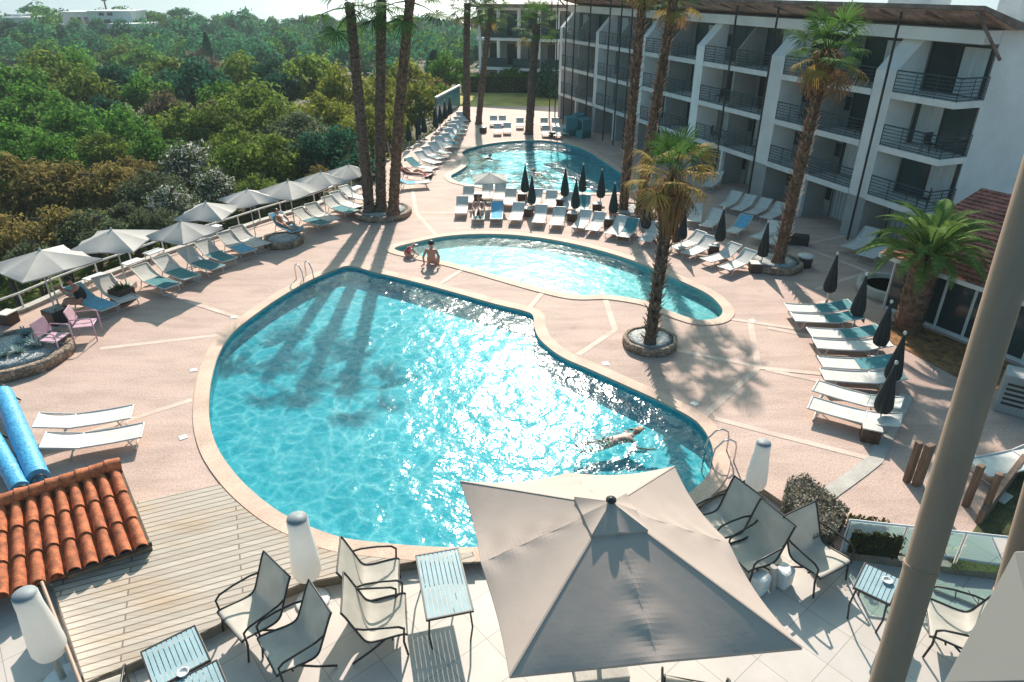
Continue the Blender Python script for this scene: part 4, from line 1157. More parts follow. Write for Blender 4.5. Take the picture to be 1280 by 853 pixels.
mb.build("tile_roof", M_terracotta, hut)
mb = MB(); pts = [Rf(-.15+c*1.07, 0)+Vector((0, 0, .10+.02*(c % 2))) for c in range(15)]
for a, b in zip(pts[:-1], pts[1:]): mb.tube([a, a.lerp(b, .9), b+(b-a)*.08], [.125, .145, .15], 12)
mb.build("ridge_tile", M_terracotta, hut)
fw = [Rf(-.1, .985), Rf(5.0, .985)]
mb = MB(); back = (Rf(0, 0)-Rf(0, 1)); back.z = 0; back.normalize()
a, b = fw; mb.prism([Vector((a.x, a.y, .03)), Vector((b.x, b.y, .03)), Vector((b.x, b.y, ze+.0)), Vector((a.x, a.y, ze+.0))], back*.15)
sb = [Rf(-.1, .985), Rf(-.1, 0.0)]
mb.prism([Vector((sb[0].x, sb[0].y, .03)), Vector((sb[1].x, sb[1].y, .03)), Vector((sb[1].x, sb[1].y, zr-.03)), Vector((sb[0].x, sb[0].y, ze-.03))], (-.1, -.03, 0))
bk = [Rf(-.1, 0), Rf(14, 0)]
mb.prism([Vector((bk[0].x, bk[0].y, .03)), Vector((bk[1].x, bk[1].y, .03)), Vector((bk[1].x, bk[1].y, zr-.02)), Vector((bk[0].x, bk[0].y, zr-.02))], -back*.1)
mb.build("wall", M_stucco, hut)
mb = MB(); a, b = Rf(-.15, 1.01), Rf(5.0, 1.01); mb.tube([a+Vector((0, 0, .02)), b+Vector((0, 0, .02))], .05, 6); mb.build("gutter", M_dark_metal, hut)
# grey glass screen beside the lamp below the hut
A, Bq = G(52, 728, TZ+.75), G(101, 856, TZ+.75); A.z = Bq.z = TZ
sc = thing("glass_screen", "grey-railed glass screen between wooden deck and terrace below the hut", "screen", A)
d = Bq-A
mb = MB(); mb.tube([Vector((0, 0, .75)), d+Vector((0, 0, .75))], .03, 8); mb.build("top_rail", M_grey_metal, sc)
mb = MB(); n_ = Vector((-d.y, d.x, 0)).normalized()*.006; mb.prism([n_, d+n_, d-n_, -n_], (0, 0, .74)); mb.build("pane", M_glass, sc)

# ---------- pool-cover rollers
def roller(a, b, label, r=.225):
    A, B_ = G(a[0], a[1], .45), G(b[0], b[1], .45)
    t = thing("cover_roller", label, "pool cover roller", (A.x, A.y, 0), 0, "blue rolled pool covers")
    d = B_-A; n = 50; rn = random.Random(3); D = d.normalized(); s = D.cross(Vector((0, 0, 1)))
    mb = MB(); vs = []; seg = 20
    mb.tube([Vector((0, 0, .45))+d*(i/n) for i in range(n+1)], [r*(1+rn.uniform(-.03, .03)) for _ in range(n+1)], seg); mb.build("cover", M_blue_cover, t)
    mb = MB(); mb.tube([Vector((0, 0, .45))-D*.25, Vector((0, 0, .45))+d+D*.25], .04, 8); mb.build("axle", M_chrome, t)
    for q in (-D*.18, d+D*.18):
        mb = MB()
        for k in (-1, 1): mb.tube([q+Vector((0, 0, .45)), q+s*.3*k+Vector((0, 0, .03))], .025, 6)
        mb.build("stand", M_dark_metal, t)
        mb = MB()
        ring = [q-D*.08+s*(.14*math.cos(z))+Vector((0, 0, .45+.14*math.sin(z))) for z in [2*PI*i/14 for i in range(14)]]
        mb.tube(ring, .018, 6, closed=True); mb.build("hand_wheel", M_dark_metal, t)
roller((4, 492), (48, 598), "thicker bright blue pool cover roll nearer the two white loungers")
roller((-14, 540), (26, 612), "wrinkled light blue pool cover roll at the frame edge beside the thicker roll", .19)

# ---------- pool ladders
def ladder(px, py, ang, label):
    q = G(px, py); t = thing("pool_ladder", label, "ladder", q, ang, "steel pool ladders", .78)
    for y in (-.27, .27):
        mb = MB(); mb.tube([(-.55, y, 0), (-.55, y, .55), (-.5, y, .74), (-.32, y, .85), (-.1, y, .82), (.12, y, .55), (.16, y, .2), (.16, y, -1.0)], .026, 8); mb.build("handrail", M_chrome, t)
    for z in (-.35, -.65, -.92):
        mb = MB(); mb.box((.16, 0, z), (.1, .54, .03)); mb.build("step", M_chrome, t)
ladder(891, 573, R(188), "steel pool ladder at the main pool beside the white floor lamp")
ladder(384, 351, R(-45), "steel pool ladder at the main pool's far corner below the three palms")

# ---------- skimmer lids
for i, (x, y) in enumerate([(242, 463), (229, 547), (292, 397), (757, 455), (868, 505), (299, 650), (940, 401)]):
    q = G(x, y); t = MB(); t.box((0, 0, .008), (.19, .19, .012)); o = t.build("skimmer_lid", M_white, bevel=.003); o.location = q; o.rotation_euler = (0, 0, U(0, 1))
    tag(o, "small square white skimmer lid set in the paving, %s round the main pool" % ORD[i], "skimmer lid", "white skimmer lids")

# ---------- pebble bed and hedge block by the balustrade
L_hedge = leaf_mat("clipped_hedge_leaf", (.10, .085, .06), (.36, .33, .25), .1, .6)
def leaf_box(name, poly, h, n, size, m, core, label, cat):
    """clipped planting: dark core and a skin of small leaves"""
    c = sum(poly, Vector())/len(poly); t = thing(name, label, cat, c)
    P = [p-c for p in poly]; Pi = [p*.95 for p in P]
    mb = MB(); mb.prism(ccw(Pi), (0, 0, h-.06)); mb.build("core", core, t)
    mb = MB(); rn = random.Random(len(name)+n)
    xs = [p.x for p in P]; ys = [p.y for p in P]; q = ccw(P)
    def inside(p): return all((q[i]-q[i-1]).cross(p-q[i-1]).z >= 0 for i in range(len(q)))
    per = [(q[i-1], q[i]) for i in range(len(q))]; tot = sum((b-a).length for a, b in per)
    for k in range(n):
        if rn.random() < .6:
            for _ in range(60):
                p = Vector((rn.uniform(min(xs), max(xs)), rn.uniform(min(ys), max(ys)), 0))
                if inside(p): break
            p.z = h+rn.uniform(-.08, .04)
        else:
            a, b = rn.choices(per, [(b-a).length for a, b in per])[0]; p = a.lerp(b, rn.random()); p = p*rn.uniform(.96, 1.02); p.z = rn.uniform(.02, h)
        d = Vector((rn.gauss(0, 1), rn.gauss(0, 1), rn.gauss(0, 1)+.6)).normalized(); u = d.orthogonal().normalized(); v = d.cross(u); s = size*rn.uniform(.6, 1.3)
        mb.add([p-u*s, p-v*s*.5, p+u*s, p+v*s*.5], [(0, 1, 2, 3)])
    mb.build("foliage", m, t); return t
leaf_box("clipped_hedge", ccw(X([(980, 618), (1003, 611), (1056, 655), (1040, 684), (1012, 692), (976, 642)])), .45, 2600, .035, L_hedge, M_pebble, "clipped variegated hedge block beside the shaded sling chairs", "hedge")

# ---------- glass balustrade of the terrace
pa, pb = G(1048, 697, TZ), G(1262, 722, TZ)
bal = thing("glass_balustrade", "glass balustrade with thin white top rail beside the small slatted table", "balustrade", pa)
d = pb-pa
hb = Zat(1051, 650, pa.y)[1]-TZ
mb = MB(); mb.tube([Vector((0, 0, hb)), d+Vector((0, 0, hb))], .022, 8); mb.build("top_rail", M_white, bal)
mb = MB(); mb.tube([Vector((0, 0, .06)), d+Vector((0, 0, .06))], .03, 8); mb.build("bottom_rail", M_white, bal)
for i in range(3):
    a, b = d*(i/3+.01), d*((i+1)/3-.01); n_ = Vector((-d.y, d.x, 0)).normalized()*.006
    mb = MB(); mb.prism([a+n_, b+n_, b-n_, a-n_], (0, 0, hb-.04)); mb.build("pane", M_glass, bal)
for i in range(4):
    mb = MB(); mb.tube([d*(i/3), d*(i/3)+Vector((0, 0, hb))], .018, 6); mb.build("post", M_white, bal)
# dark shrub mass behind the balustrade
L_brown = leaf_mat("brown_hedge_leaf", (.05, .04, .012), (.15, .11, .035), .1)
leaf_box("low_hedge", ccw(X([(1058, 692), (1054, 668), (1100, 676), (1124, 699)])), .55, 900, .05, L_brown, M_hedge_in, "brown-green low hedge behind the glass balustrade", "hedge")
# ---------- stepped stones below the balustrade
for i, (x, y) in enumerate([(1150, 728), (1180, 738), (1208, 748), (1236, 758)]):
    q = G(x, y, TZ); mb = MB(); mb.box((0, 0, .04), (.34, .30, .06)); o = mb.build("paving_slab", M_concrete); o.location = q; o.rotation_euler = (0, 0, R(-35))
    tag(o, "pale loose paving slab against the glass balustrade, %s from the small slatted table" % ORD[i], "paving slab", "loose paving slabs")

# ---------- wooden posts
for i, ((bx, by), ty, wd_) in enumerate([((1133, 602), 553, .13), ((1146, 606), 556, .22), ((1207, 632), 582, .15), ((1228, 645), 592, .15)]):
    q = G(bx, by); h = Zat(bx, ty, q.y)[1]; mb = MB(); mb.box((0, 0, h/2), (wd_, .13, h)); o = mb.build("wooden_post", M_wood_post, bevel=.012); o.location = q; o.rotation_euler = (0, 0, R(15+i*9))
    tag(o, "upright weathered wooden post, %s of four from the white path toward the turf" % ORD[i], "post", "weathered wooden posts")
A, Bq = G(1222, 655), G(1300, 550)
fb = thing("timber_edging", "leaning pale timber board edging the turf beyond the balcony post", "edging board", A)
mb = MB(); d = Bq-A; n_ = Vector((-d.y, d.x, 0)).normalized()*.06; mb.prism([n_, d+n_, d-n_, -n_], (0, 0, .35)); mb.build("board", M_wood_post, fb, bevel=.01)
q = G(1250, 622); mb = MB(); mb.box((0, 0, .04), (.42, .34, .05)); o = mb.build("stepping_stone", M_concrete, bevel=.015); o.location = q; o.rotation_euler = (0, 0, .6); tag(o, "pale square stepping stone lying on the turf", "stepping stone")
# grey cabinet beyond the post
q = G(1275, 515); t = thing("service_cabinet", "grey-blue slatted cabinet beyond the balcony post, near the pavilion", "cabinet", q, R(-35))
mb = MB(); mb.box((0, 0, .55), (1.2, .7, 1.1)); mb.build("body", M_plaster_grey, t, bevel=.03)
mb = MB()
for k in range(5): mb.box((-.25+.0, -.36, .3+k*.14), (.5, .02, .06))
mb.build("louvre", M_dark_metal, t)
mb = MB(); mb.box((.3, -.36, .55), (.45, .03, .8)); mb.build("door", M_white, t, bevel=.01)

# ---------- our own balcony: post, second post, parapet
def slanted(name, label, cat, c1, D1, c2, D2, rad, m, ext=1.6):
    def at(c, D):
        x, f, d = ray(*c); k = D/F; return Vector((x*k, f*k, CAM_H-d*k))
    a, b = at(c1, D1), at(c2, D2); dd = b-a
    t = thing(name, label, cat, b)
    mb = MB(); mb.tube([a-dd*ext*.6-b, b+dd*ext-b], rad, 24); mb.build("shaft", m, t)
    mb = MB(); p = a.lerp(b, .62)-b; mb.tube([p-dd*.006, p+dd*.006], rad*1.06, 24); mb.build("collar", m, t)
    return t
slanted("balcony_post", "thick grey round balcony post crossing the view", "post", (1231, 445), 1.31, (1108, 853), 1.48, .0318, M_grey_metal)
slanted("balcony_stanchion", "thinner grey balcony stanchion at the frame edge behind the panel", "post", (1290, 645), 1.5, (1245, 800), 1.6, .03, M_grey_metal)
def atp(px, py, D):
    x, f, d = ray(px, py); k = D/F; return Vector((x*k, f*k, CAM_H-d*k))
P0, P1, P2, P3 = atp(1286, 702, 1.15), atp(1196, 870, 1.1), atp(1330, 870, .95), atp(1380, 700, 1.0)
pn = thing("balcony_parapet", "light grey balcony parapet with pale edge strip in the corner", "balcony panel", P1)
mb = MB(); nn = (P1-P0).cross(P2-P0).normalized()*.03; mb.prism([P0-P1, P1-P1, P2-P1, P3-P1], nn); mb.build("board", M_panel, pn, bevel=.004)
mb = MB(); mb.tube([P0-P1-nn*.2, P1-P1-nn*.2], .012, 8); mb.build("edge_strip", M_frame, pn)
# ================================================================== HOTEL
HO = Vector((14.86, 29.65, 0)); E1 = Vector((-.3395, .9406, 0)); E2 = Vector((.9406, .3395, 0)); EZ = Vector((0, 0, 1))
def H(t, s, z=0.0): return E1*t + E2*s + EZ*z
hotel = thing("hotel_building", "long white four-storey hotel with recessed balconies and brown overhanging roof", "hotel", HO)
MH = Matrix((E1, E2, EZ)).transposed()
def hbox(mb, t0, t1, s0, s1, z0, z1, mi=0):
    mb.box(H((t0+t1)/2, (s0+s1)/2, (z0+z1)/2), (abs(t1-t0), abs(s1-s0), z1-z0), mi=mi, M=MH)
SET = 1.35; LV = [0, 2.08, 4.14, 6.2]; TOP = 8.1; PAR = 8.55
mb = MB(); hbox(mb, -3.8, 32.2, SET+.02, 14, -.3, PAR); mb.build("wall", M_plaster, hotel)
mb = MB(); hbox(mb, -3.78, 32.18, SET, SET+.019, 1.98, TOP); mb.build("recess_wall", M_recess_shade, hotel)
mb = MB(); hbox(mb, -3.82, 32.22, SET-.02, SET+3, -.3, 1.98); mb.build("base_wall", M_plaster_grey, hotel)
mb = MB(); hbox(mb, -3.8, 32.2, .55, SET-.003, TOP, PAR); mb.build("attic_band", M_plaster, hotel)
FIN = [-1.0+0.0, 5.5, 12.1, 18.6, 25.2, 31.7]; FW = [1.0, .95, .75, .6, .5, .5]
for t0, fw_ in zip(FIN, FW):
    mb = MB(); s0 = -.08
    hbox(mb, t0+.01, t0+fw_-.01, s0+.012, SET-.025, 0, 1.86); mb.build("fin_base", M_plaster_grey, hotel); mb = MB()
    mb.prism([H(t0, s0, 1.86), H(t0, s0, 6.95), H(t0, SET-.35, TOP-.01), H(t0, SET-.002, TOP-.01), H(t0, SET-.002, 1.86)], E1*fw_)
    mb.build("fin_wall", M_plaster, hotel)
bays = [(-3.8, -1.0)] + [(FIN[i]+FW[i], FIN[i+1]) for i in range(5)]
rnd = random.Random(11)
for bi, (ta, tb) in enumerate(bays):
    tm = (ta+tb)/2
    if bi > 0:
        for li, z in enumerate(LV):
            mb = MB()
            if li < 3: mb.prism([H(tm-.06, -.02, z+.0), H(tm-.06, -.02, LV[li+1]-.24), H(tm-.06, SET-.003, LV[li+1]-.24), H(tm-.06, SET-.003, z)], E1*.12)
            else: mb.prism([H(tm-.06, .0, z), H(tm-.06, .0, 6.95), H(tm-.06, SET-.35, TOP-.02), H(tm-.06, SET-.003, TOP-.02), H(tm-.06, SET-.003, z)], E1*.12)
            mb.build("party_wall", M_plaster_grey, hotel)  # greyer than the fins, the recess shade is put into the colour
    for li, z in enumerate(LV):
        if li > 0:
            mb = MB()
            if bi == 0:
                mb.prism([H(tb, -.12, z-.24), H(ta-.12, -.12, z-.24), H(ta-.12, SET-.003, z-.24), H(tb, SET-.003, z-.24)], (0, 0, .24))
            else: hbox(mb, ta, tb, -.12, SET-.003, z-.24, z)
            mb.build("balcony_slab", M_white, hotel)
            # railing
            mb = MB(); runs = [(H(ta+.02, -.06), H(tb-.02, -.06))]
            if bi == 0: runs = [(H(ta-.08, -.06), H(tb-.02, -.06)), (H(ta-.08, -.06), H(ta-.08, SET-.05))]
            for a, b in runs:
                for k, r_ in ((.80, .03), (.66, .017), (.53, .017), (.40, .017), (.27, .017), (.14, .017), (.05, .02)):
                    mb.tube([a+EZ*(z+k), b+EZ*(z+k)], r_, 5)
                n = max(2, int((b-a).length/.9))
                for i in range(n+1):
                    p = a.lerp(b, i/n); mb.tube([p+EZ*z, p+EZ*(z+.8)], .016, 5)
            rl = mb.build("railing", M_teal_metal, hotel)
        rooms = [(ta, tb)] if bi == 0 else [(ta, tm-.06), (tm+.06, tb)]
        for (ra_, rb_) in rooms:
            w_ = rb_-ra_; d0 = ra_+w_*.06 if bi else ra_+.12; d1 = d0+w_*(.76 if bi else .9)
            zt = z+1.76
            dr = MB(); hbox(dr, d0, d1, SET-.012, SET+.02, z+.03, zt); dob = dr.build("balcony_door", M_window, hotel)
            fm = MB()
            hbox(fm, d0-.05, d0, SET-.04, SET-.005, z+.02, zt+.05); hbox(fm, d1, d1+.05, SET-.04, SET-.005, z+.02, zt+.05); hbox(fm, d0, d1, SET-.04, SET-.005, zt, zt+.05)
            hbox(fm, (d0+d1)/2-.025, (d0+d1)/2+.025, SET-.035, SET-.014, z+.03, zt); fm.build("frame", M_dark_metal, dob)
            if rnd.random() < .75:
                c0 = d0+(d1-d0)*rnd.choice((.04, .52)); cu = MB()
                n = 8; wv = (d1-d0)*.42/n
                for k in range(n):
                    a, b = c0+wv*k, c0+wv*(k+1)
                    cu.quad(H(a, SET-.016-(.012 if k % 2 else 0), z+.05), H(b, SET-.016-(0 if k % 2 else .012), z+.05), H(b, SET-.016-(0 if k % 2 else .012), zt-.03), H(a, SET-.016-(.012 if k % 2 else 0), zt-.03))
                cu.build("curtain", M_curtain, dob)
            if bi == 1 or (bi == 2 and rnd.random() < .4):
                sq = MB(); hbox(sq, d1+.14, d1+.46, SET-.03, SET-.004, z+.75, z+1.35); sq.build("small_window", M_window, hotel)
# columns at the ground floor, mid bay
for bi, (ta, tb) in enumerate(bays[1:]):
    for tq in ((ta+tb)/2,):
        mb = MB(); hbox(mb, tq-.09, tq+.09, -.1, .1, 0, 1.84); mb.build("column", M_white, hotel)
# roof: the overhang rises outward
def OV(t): return -.35-.95*(t+5)/37.6           # the overhang widens toward the far end
mb = MB(); so_ = -.6
def loft(mb, pr0, pr1):
    n = len(pr0); mb.add(pr0+pr1, [list(range(n))[::-1], list(range(n, 2*n))]+[(i, (i+1) % n, n+(i+1) % n, n+i) for i in range(n)])
def rp(t): return [H(t, SET+.2, PAR+.02), H(t, OV(t), 9.22), H(t, OV(t), 9.36), H(t, SET+.5, PAR+.22)]
loft(mb, rp(-4.2), rp(32.6)); mb.build("roof_overhang", M_roof_brown, hotel)
def sp_(t): return [H(t, SET+.2, PAR+.005), H(t, OV(t)+.12, 9.165), H(t, OV(t)+.12, 9.195), H(t, SET+.2, PAR+.018)]
mb = MB(); loft(mb, sp_(-4.15), sp_(32.55)); mb.build("soffit", M_soffit, hotel)
for k in range(18):
    t0 = -3.9+k*2.05; mb = MB(); mb.prism([H(t0, SET-.3, PAR+.17), H(t0, OV(t0)+.15, 9.03), H(t0, OV(t0)+.15, 9.15), H(t0, SET-.3, PAR+.28)], E1*.1); mb.build("rafter", M_roof_brown, hotel)
mb = MB(); hbox(mb, -4.2, 32.6, SET+.51, 14.5, PAR+.01, PAR+.2); mb.build("flat_roof", M_plaster_grey, hotel)
for (tq, sq, dx, dz) in ((1, 3.0, 2.2, .5), (-2.5, 4.2, 1.4, .4), (-3.6, 3.4, 1.0, .3)):
    mb = MB(); hbox(mb, tq, tq+dx, sq, sq+1.2, PAR+.2, PAR+.2+dz+.5); mb.build("roof_unit", M_plaster, hotel, bevel=.03)
for tq in (-.8, 6.0, 9.0, 15.0, 19.2, 20.6, 22.2, 25.2, 27.8, 29.3, 31.0, 32.2):
    mb = MB(); sq_ = max(-.85, OV(tq)+.12); mb.tube([H(tq, sq_, 0), H(tq, sq_, 9.08)], .05, 8); mb.build("roof_post", M_dark_metal, hotel)
for tq in (-4.0, 32.4):
    mb = MB(); mb.tube([H(tq, SET, 7.6), H(tq, so_+.2, 9.15)], .06, 6); mb.build("roof_strut", M_roof_brown, hotel)

# balcony chairs
bc0 = None; lvn = {1: "first", 2: "second", 3: "top"}
for bi, tq in ((0, -2.9), (1, .9), (1, 4.5), (2, 7.4), (2, 11.0)):
    for li in (1, 2, 3):
        if rnd.random() < .3: continue
        p = HO+H(tq+rnd.uniform(-.3, .3), .55, LV[li]); lab = "dark balcony chair on the %s upper floor, %s bay from the gable" % (lvn[li], ORD[bi])+(", by party wall" if tq in (4.5, 11.0) else "")
        if bc0 is None:
            bc0 = thing("balcony_chair", lab, "chair", p, rnd.uniform(0, 6), "dark chairs on the hotel balconies")
            mb = MB(); mb.box((0, 0, .34), (.4, .4, .04)); mb.build("seat", M_dark_metal, bc0, bevel=.01)
            mb = MB(); mb.box((0, -.19, .56), (.4, .03, .38)); mb.build("backrest", M_dark_metal, bc0, bevel=.01)
            for x in (-.18, .18):
                for y in (-.18, .18):
                    mb = MB(); mb.tube([(x, y, 0), (x, y, .33)], .016, 6); mb.build("leg", M_dark_metal, bc0)
        else: dup(bc0, p, rnd.uniform(0, 6), lab)
# ---------- glass pavilion with red tile roof
A = Vector((12.95, 21.6, 0)); Bq = Vector((15.6, 16.9, 0)); d = (Bq-A); Ld = d.length; D = d.normalized(); Nn = Vector((-D.y, D.x, 0))   # Nn points away from the pool
pv = thing("glass_pavilion", "glazed pavilion with white mullions and faded red tile roof behind the date palm", "pavilion", A)
hp = 1.9
for k in range(6):
    a, b = D*(Ld*k/6+.03), D*(Ld*(k+1)/6-.03); mb = MB(); mb.prism([a, b, b+Nn*.02, a+Nn*.02], (0, 0, hp)); wp = mb.build("window", M_window, pv)
    mb = MB(); mb.prism([a-Nn*.03, b-Nn*.03, b-Nn*.002, a-Nn*.002], (0, 0, .12)); mb.build("sill", M_white, wp)
for k in range(7):
    a = D*(Ld*k/6); mb = MB(); mb.box(a-Nn*.02+EZ*hp/2, (.06, .06, hp)); mb.build("mullion", M_white, pv)
mb = MB(); mb.prism([Nn*.1, D*Ld+Nn*.1, D*Ld+Nn*5, Nn*5], (0, 0, hp-.02)); mb.build("wall", M_plaster_grey, pv)
mb = MB(); mb.prism([-D*.4-Nn*.42+EZ*(hp+.03), D*(Ld+.6)-Nn*.42+EZ*(hp+.03), D*(Ld+.6)+Nn*4.74+EZ*(hp+1.58), -D*.4+Nn*4.74+EZ*(hp+1.58)], (0, 0, .04)); mb.build("roof_deck", M_redtile, pv)
mb = MB(); rows = 22
for k in range(rows):
    u0, u1 = k/rows, (k+1)/rows
    f = lambda u, lift: (Nn*(-.45+5.2*u)+EZ*(hp+.05+1.55*u+lift))
    a0, a1 = -D*.4, D*(Ld+.6)
    nseg = 60
    for i in range(nseg):
        w0, w1 = i/nseg, (i+1)/nseg; bmp = lambda i_: .025*(i_ % 2)
        mb.quad(a0.lerp(a1, w0)+f(u0, .05+bmp(i)), a0.lerp(a1, w1)+f(u0, .05+bmp(i+1)), a0.lerp(a1, w1)+f(u1, .0+bmp(i+1)), a0.lerp(a1, w0)+f(u1, .0+bmp(i)))
mb.build("tile_roof", M_redtile, pv)
mb = MB(); mb.prism([-D*.4-Nn*.46+EZ*(hp-.05), D*(Ld+.6)-Nn*.46+EZ*(hp-.05), D*(Ld+.6)-Nn*.40+EZ*(hp-.05), -D*.4-Nn*.40+EZ*(hp-.05)], (0, 0, .14)); mb.build("fascia", M_white, pv)
# curved plunge pool edge before the pavilion
q = G(1112, 366); t = thing("plunge_pool", "small curved dark green plunge pool with pale rim by the pavilion", "plunge pool", q)
mb = MB(); mb.lathe([(1.15, 0), (1.15, .34), (.95, .36), (.93, .12)], 40); mb.build("rim", M_concrete, t)
mb = MB(); mb.lathe([(.94, .2), (0, .2)], 40); mb.build("water_surface", mat("plunge_water", (.01, .06, .05), .06, .1, 3), t)
q = G(1005, 333); t = thing("litter_bin", "short cylindrical bin with white lid beside the single leaning palm's ring", "bin", q)
mb = MB(); mb.lathe([(.27, 0), (.29, .4)], 20); mb.build("body", M_dark_metal, t)
mb = MB(); mb.lathe([(.30, .4), (.31, .46), (.2, .5), (0, .51)], 20); mb.build("lid", M_white, t)
q = G(996, 305); t = thing("bench_box", "dark low box bench in shade behind the single leaning palm", "box", q, R(-20))
mb = MB(); mb.box((0, 0, .2), (.9, .5, .4)); mb.build("body", M_dark_metal, t, bevel=.02)
for i, (x, y) in enumerate(((712, 170), (722, 166), (729, 172))):
    q = G(x, y); t = thing("beach_hood", "teal hooded wicker beach chair, %s of three at the swimming pool's hotel end" % ORD[i], "beach chair", q, R(200+10*i), "teal hooded beach chairs")
    mb = MB(); mb.box((0, 0, .25), (.9, .7, .5)); mb.build("seat", M_towel_teal, t, bevel=.03)
    mb = MB(); mb.prism([(-.45, .35, 0), (-.45, .35, 1.3), (-.45, -.1, 1.45), (-.45, -.15, 1.35), (-.45, .25, 1.15), (-.45, .25, 0)], (.9, 0, 0)); mb.build("hood", M_towel_teal, t)

# ---------- apartment building behind
BO = Vector((-3.4, 79, -1.0)); B1 = Vector((.93, -.36, 0)).normalized(); B2 = Vector((.36, .93, 0)).normalized()
ap = thing("apartment_building", "dark-glazed modern apartment building behind the lone far palm", "building", BO)
MA = Matrix((B1, B2, EZ)).transposed()
def abox(mb, a0, a1, b0, b1, z0, z1): mb.box(B1*((a0+a1)/2)+B2*((b0+b1)/2)+EZ*((z0+z1)/2), (a1-a0, b1-b0, z1-z0), M=MA)
mb = MB(); abox(mb, 0, 10.5, 1.3, 9, 0, 7.4); mb.build("wall", M_recess_shade, ap)  # dark wall tone stands for shade behind the balconies
for z in (2.4, 4.8, 7.2):
    mb = MB(); abox(mb, -.3, 10.8, -.2, 1.29, z, z+.22); mb.build("balcony_slab", M_plaster, ap)
    mb = MB()
    for a0 in (0, 3.6, 7.2): abox(mb, a0+.2, a0+3.2, -.15, -.1, z+.25, z+1.0) if z < 7 else None
    if mb.v: mb.build("balustrade", M_teal_metal, ap)
for a in (.0, 2.1, 4.4, 6.6, 8.6, 10.3):
    mb = MB(); abox(mb, a-.14, a+.14, -.1, .2, 0, 7.2); mb.build("column", M_plaster, ap)
for z in (.3, 2.75, 5.1):
    for a in (.5, 2.6, 5.0, 7.2, 9.0):
        mb = MB(); abox(mb, a, a+1.3, 1.26, 1.31, z, z+1.75); mb.build("window", M_window, ap)
mb = MB(); abox(mb, -1.0, 11.2, -1.0, 9.4, 7.43, 7.7); mb.build("roof", M_roof_brown, ap)
ap.scale.z = 1.2
# ---------- white houses on the far hill
def house(px0, px1, pyt, pyb, Y, label, wins, dep=9):
    xa, zb = Zat(px0, pyb, Y); xb, zt = Zat(px1, pyt, Y)
    t = thing("hill_house", label, "house", (xa, Y, zb-3), 0, "white houses on the wooded hill")
    mb = MB(); mb.box(((xb-xa)/2, dep/2, (zt-zb+3)/2), (xb-xa, dep, zt-zb+3)); mb.build("wall", M_white, t)
    mb = MB(); mb.box(((xb-xa)/2, dep/2, zt-zb+3.1), (xb-xa+.6, dep+.6, .35)); mb.build("roof", M_plaster, t)
    for (u, v, w_, h_) in wins:
        mb = MB(); mb.box(((xb-xa)*u, -.02, 3+(zt-zb)*v), (w_, .1, h_)); mb.build("window", M_window, t)
house(80, 120, 16, 32, 225, "long white house wing with row of dark windows on the hilltop", [(.28, .4, 1.1, 1.7), (.48, .4, 1.1, 1.7), (.68, .4, 1.3, 1.8), (.86, .4, 1.3, 1.8)])
house(115, 163, 15, 34, 222, "wide two-storey white villa on the hilltop", [(.15, .35, 2, 1.2), (.4, .35, 2, 1.2), (.66, .35, 1.6, 1.0), (.3, .85, 1.5, .8), (.5, .85, 1.5, .8), (.8, .35, 1.4, 1.0)])
house(140, 178, 31, 42, 215, "low white terrace house just below the hilltop villa", [(.2, .5, 1.2, .9), (.5, .5, 1.2, .9)])
house(8, 35, 23, 33, 205, "small isolated white house among hill trees", [(.3, .5, .9, .9)])
house(17, 25, 19, 26, 208, "white chimney-like tower block beside the small isolated white house", [])

# ================================================================== TREES
COL = {
    "G": ("mid green", (.05, .155, .02), (.17, .33, .06)), "O": ("olive green", (.085, .15, .022), (.24, .30, .06)), "A": ("ochre brown", (.14, .12, .035), (.36, .27, .09)),
    "D": ("dark blue-green", (.014, .07, .045), (.05, .16, .09)), "W": ("white-flowering", (.03, .05, .02), (.60, .58, .52)), "Y": ("yellow-green", (.14, .17, .02), (.34, .34, .06)),
    "B": ("bare grey-brown", (.09, .07, .045), (.22, .17, .10)), "S": ("grey-green", (.06, .09, .045), (.18, .21, .11)), "T": ("teal-green", (.02, .13, .065), (.09, .28, .13)),  # teal-green tone brightened to stand for haze over the far trees
}
LM = {k: leaf_mat("leaf_"+v[0].replace(" ", "_").replace("-", "_"), v[1], v[2], .45, stops=([(0, (.05, .08, .03)), (.66, (.11, .16, .06)), (.72, (.55, .53, .48)), (1, (.75, .72, .68))] if k == "W" else None)) for k, v in COL.items()}
def crown_mesh(m, seed, leaves, size, squash=.8, clumps=26, tip=0.0):
    """leaf clumps over an uneven ellipsoid of radius 1"""
    rn = random.Random(seed); mb = MB(); V = []; Fc = []
    cl = []
    for k in range(clumps):
        z = rn.uniform(-.55, 1); a = k*2.39996+rn.uniform(-.3, .3); r = math.sqrt(max(0, 1-z*z)); q = rn.uniform(.55, .88)
        cl.append((Vector((r*math.cos(a)*q, r*math.sin(a)*q, z*q*squash)), rn.uniform(.24, .42)))
    cl.append((Vector((0, 0, 0)), .62))
    per = leaves//len(cl)
    for c, r in cl:
        for _ in range(per):
            d = Vector((rn.gauss(0, 1), rn.gauss(0, 1), rn.gauss(0, 1))).normalized()
            p = c+Vector((d.x, d.y, d.z*.85))*r*(rn.random()**.35)
            n = (d+Vector((rn.gauss(0, .55), rn.gauss(0, .55), rn.gauss(0, .55)+.25))).normalized(); u = n.orthogonal().normalized()
            an = rn.uniform(0, PI); u = (Matrix.Rotation(an, 3, n) @ u); v = n.cross(u); s = size*rn.uniform(.6, 1.35)
            b = len(V); V += [p-u*s, p-v*s*.45, p+u*s, p+v*s*.45]; Fc.append((b, b+1, b+2, b+3))
    mb.add(V, Fc); return mb.mesh("crown", m)
CR = {}
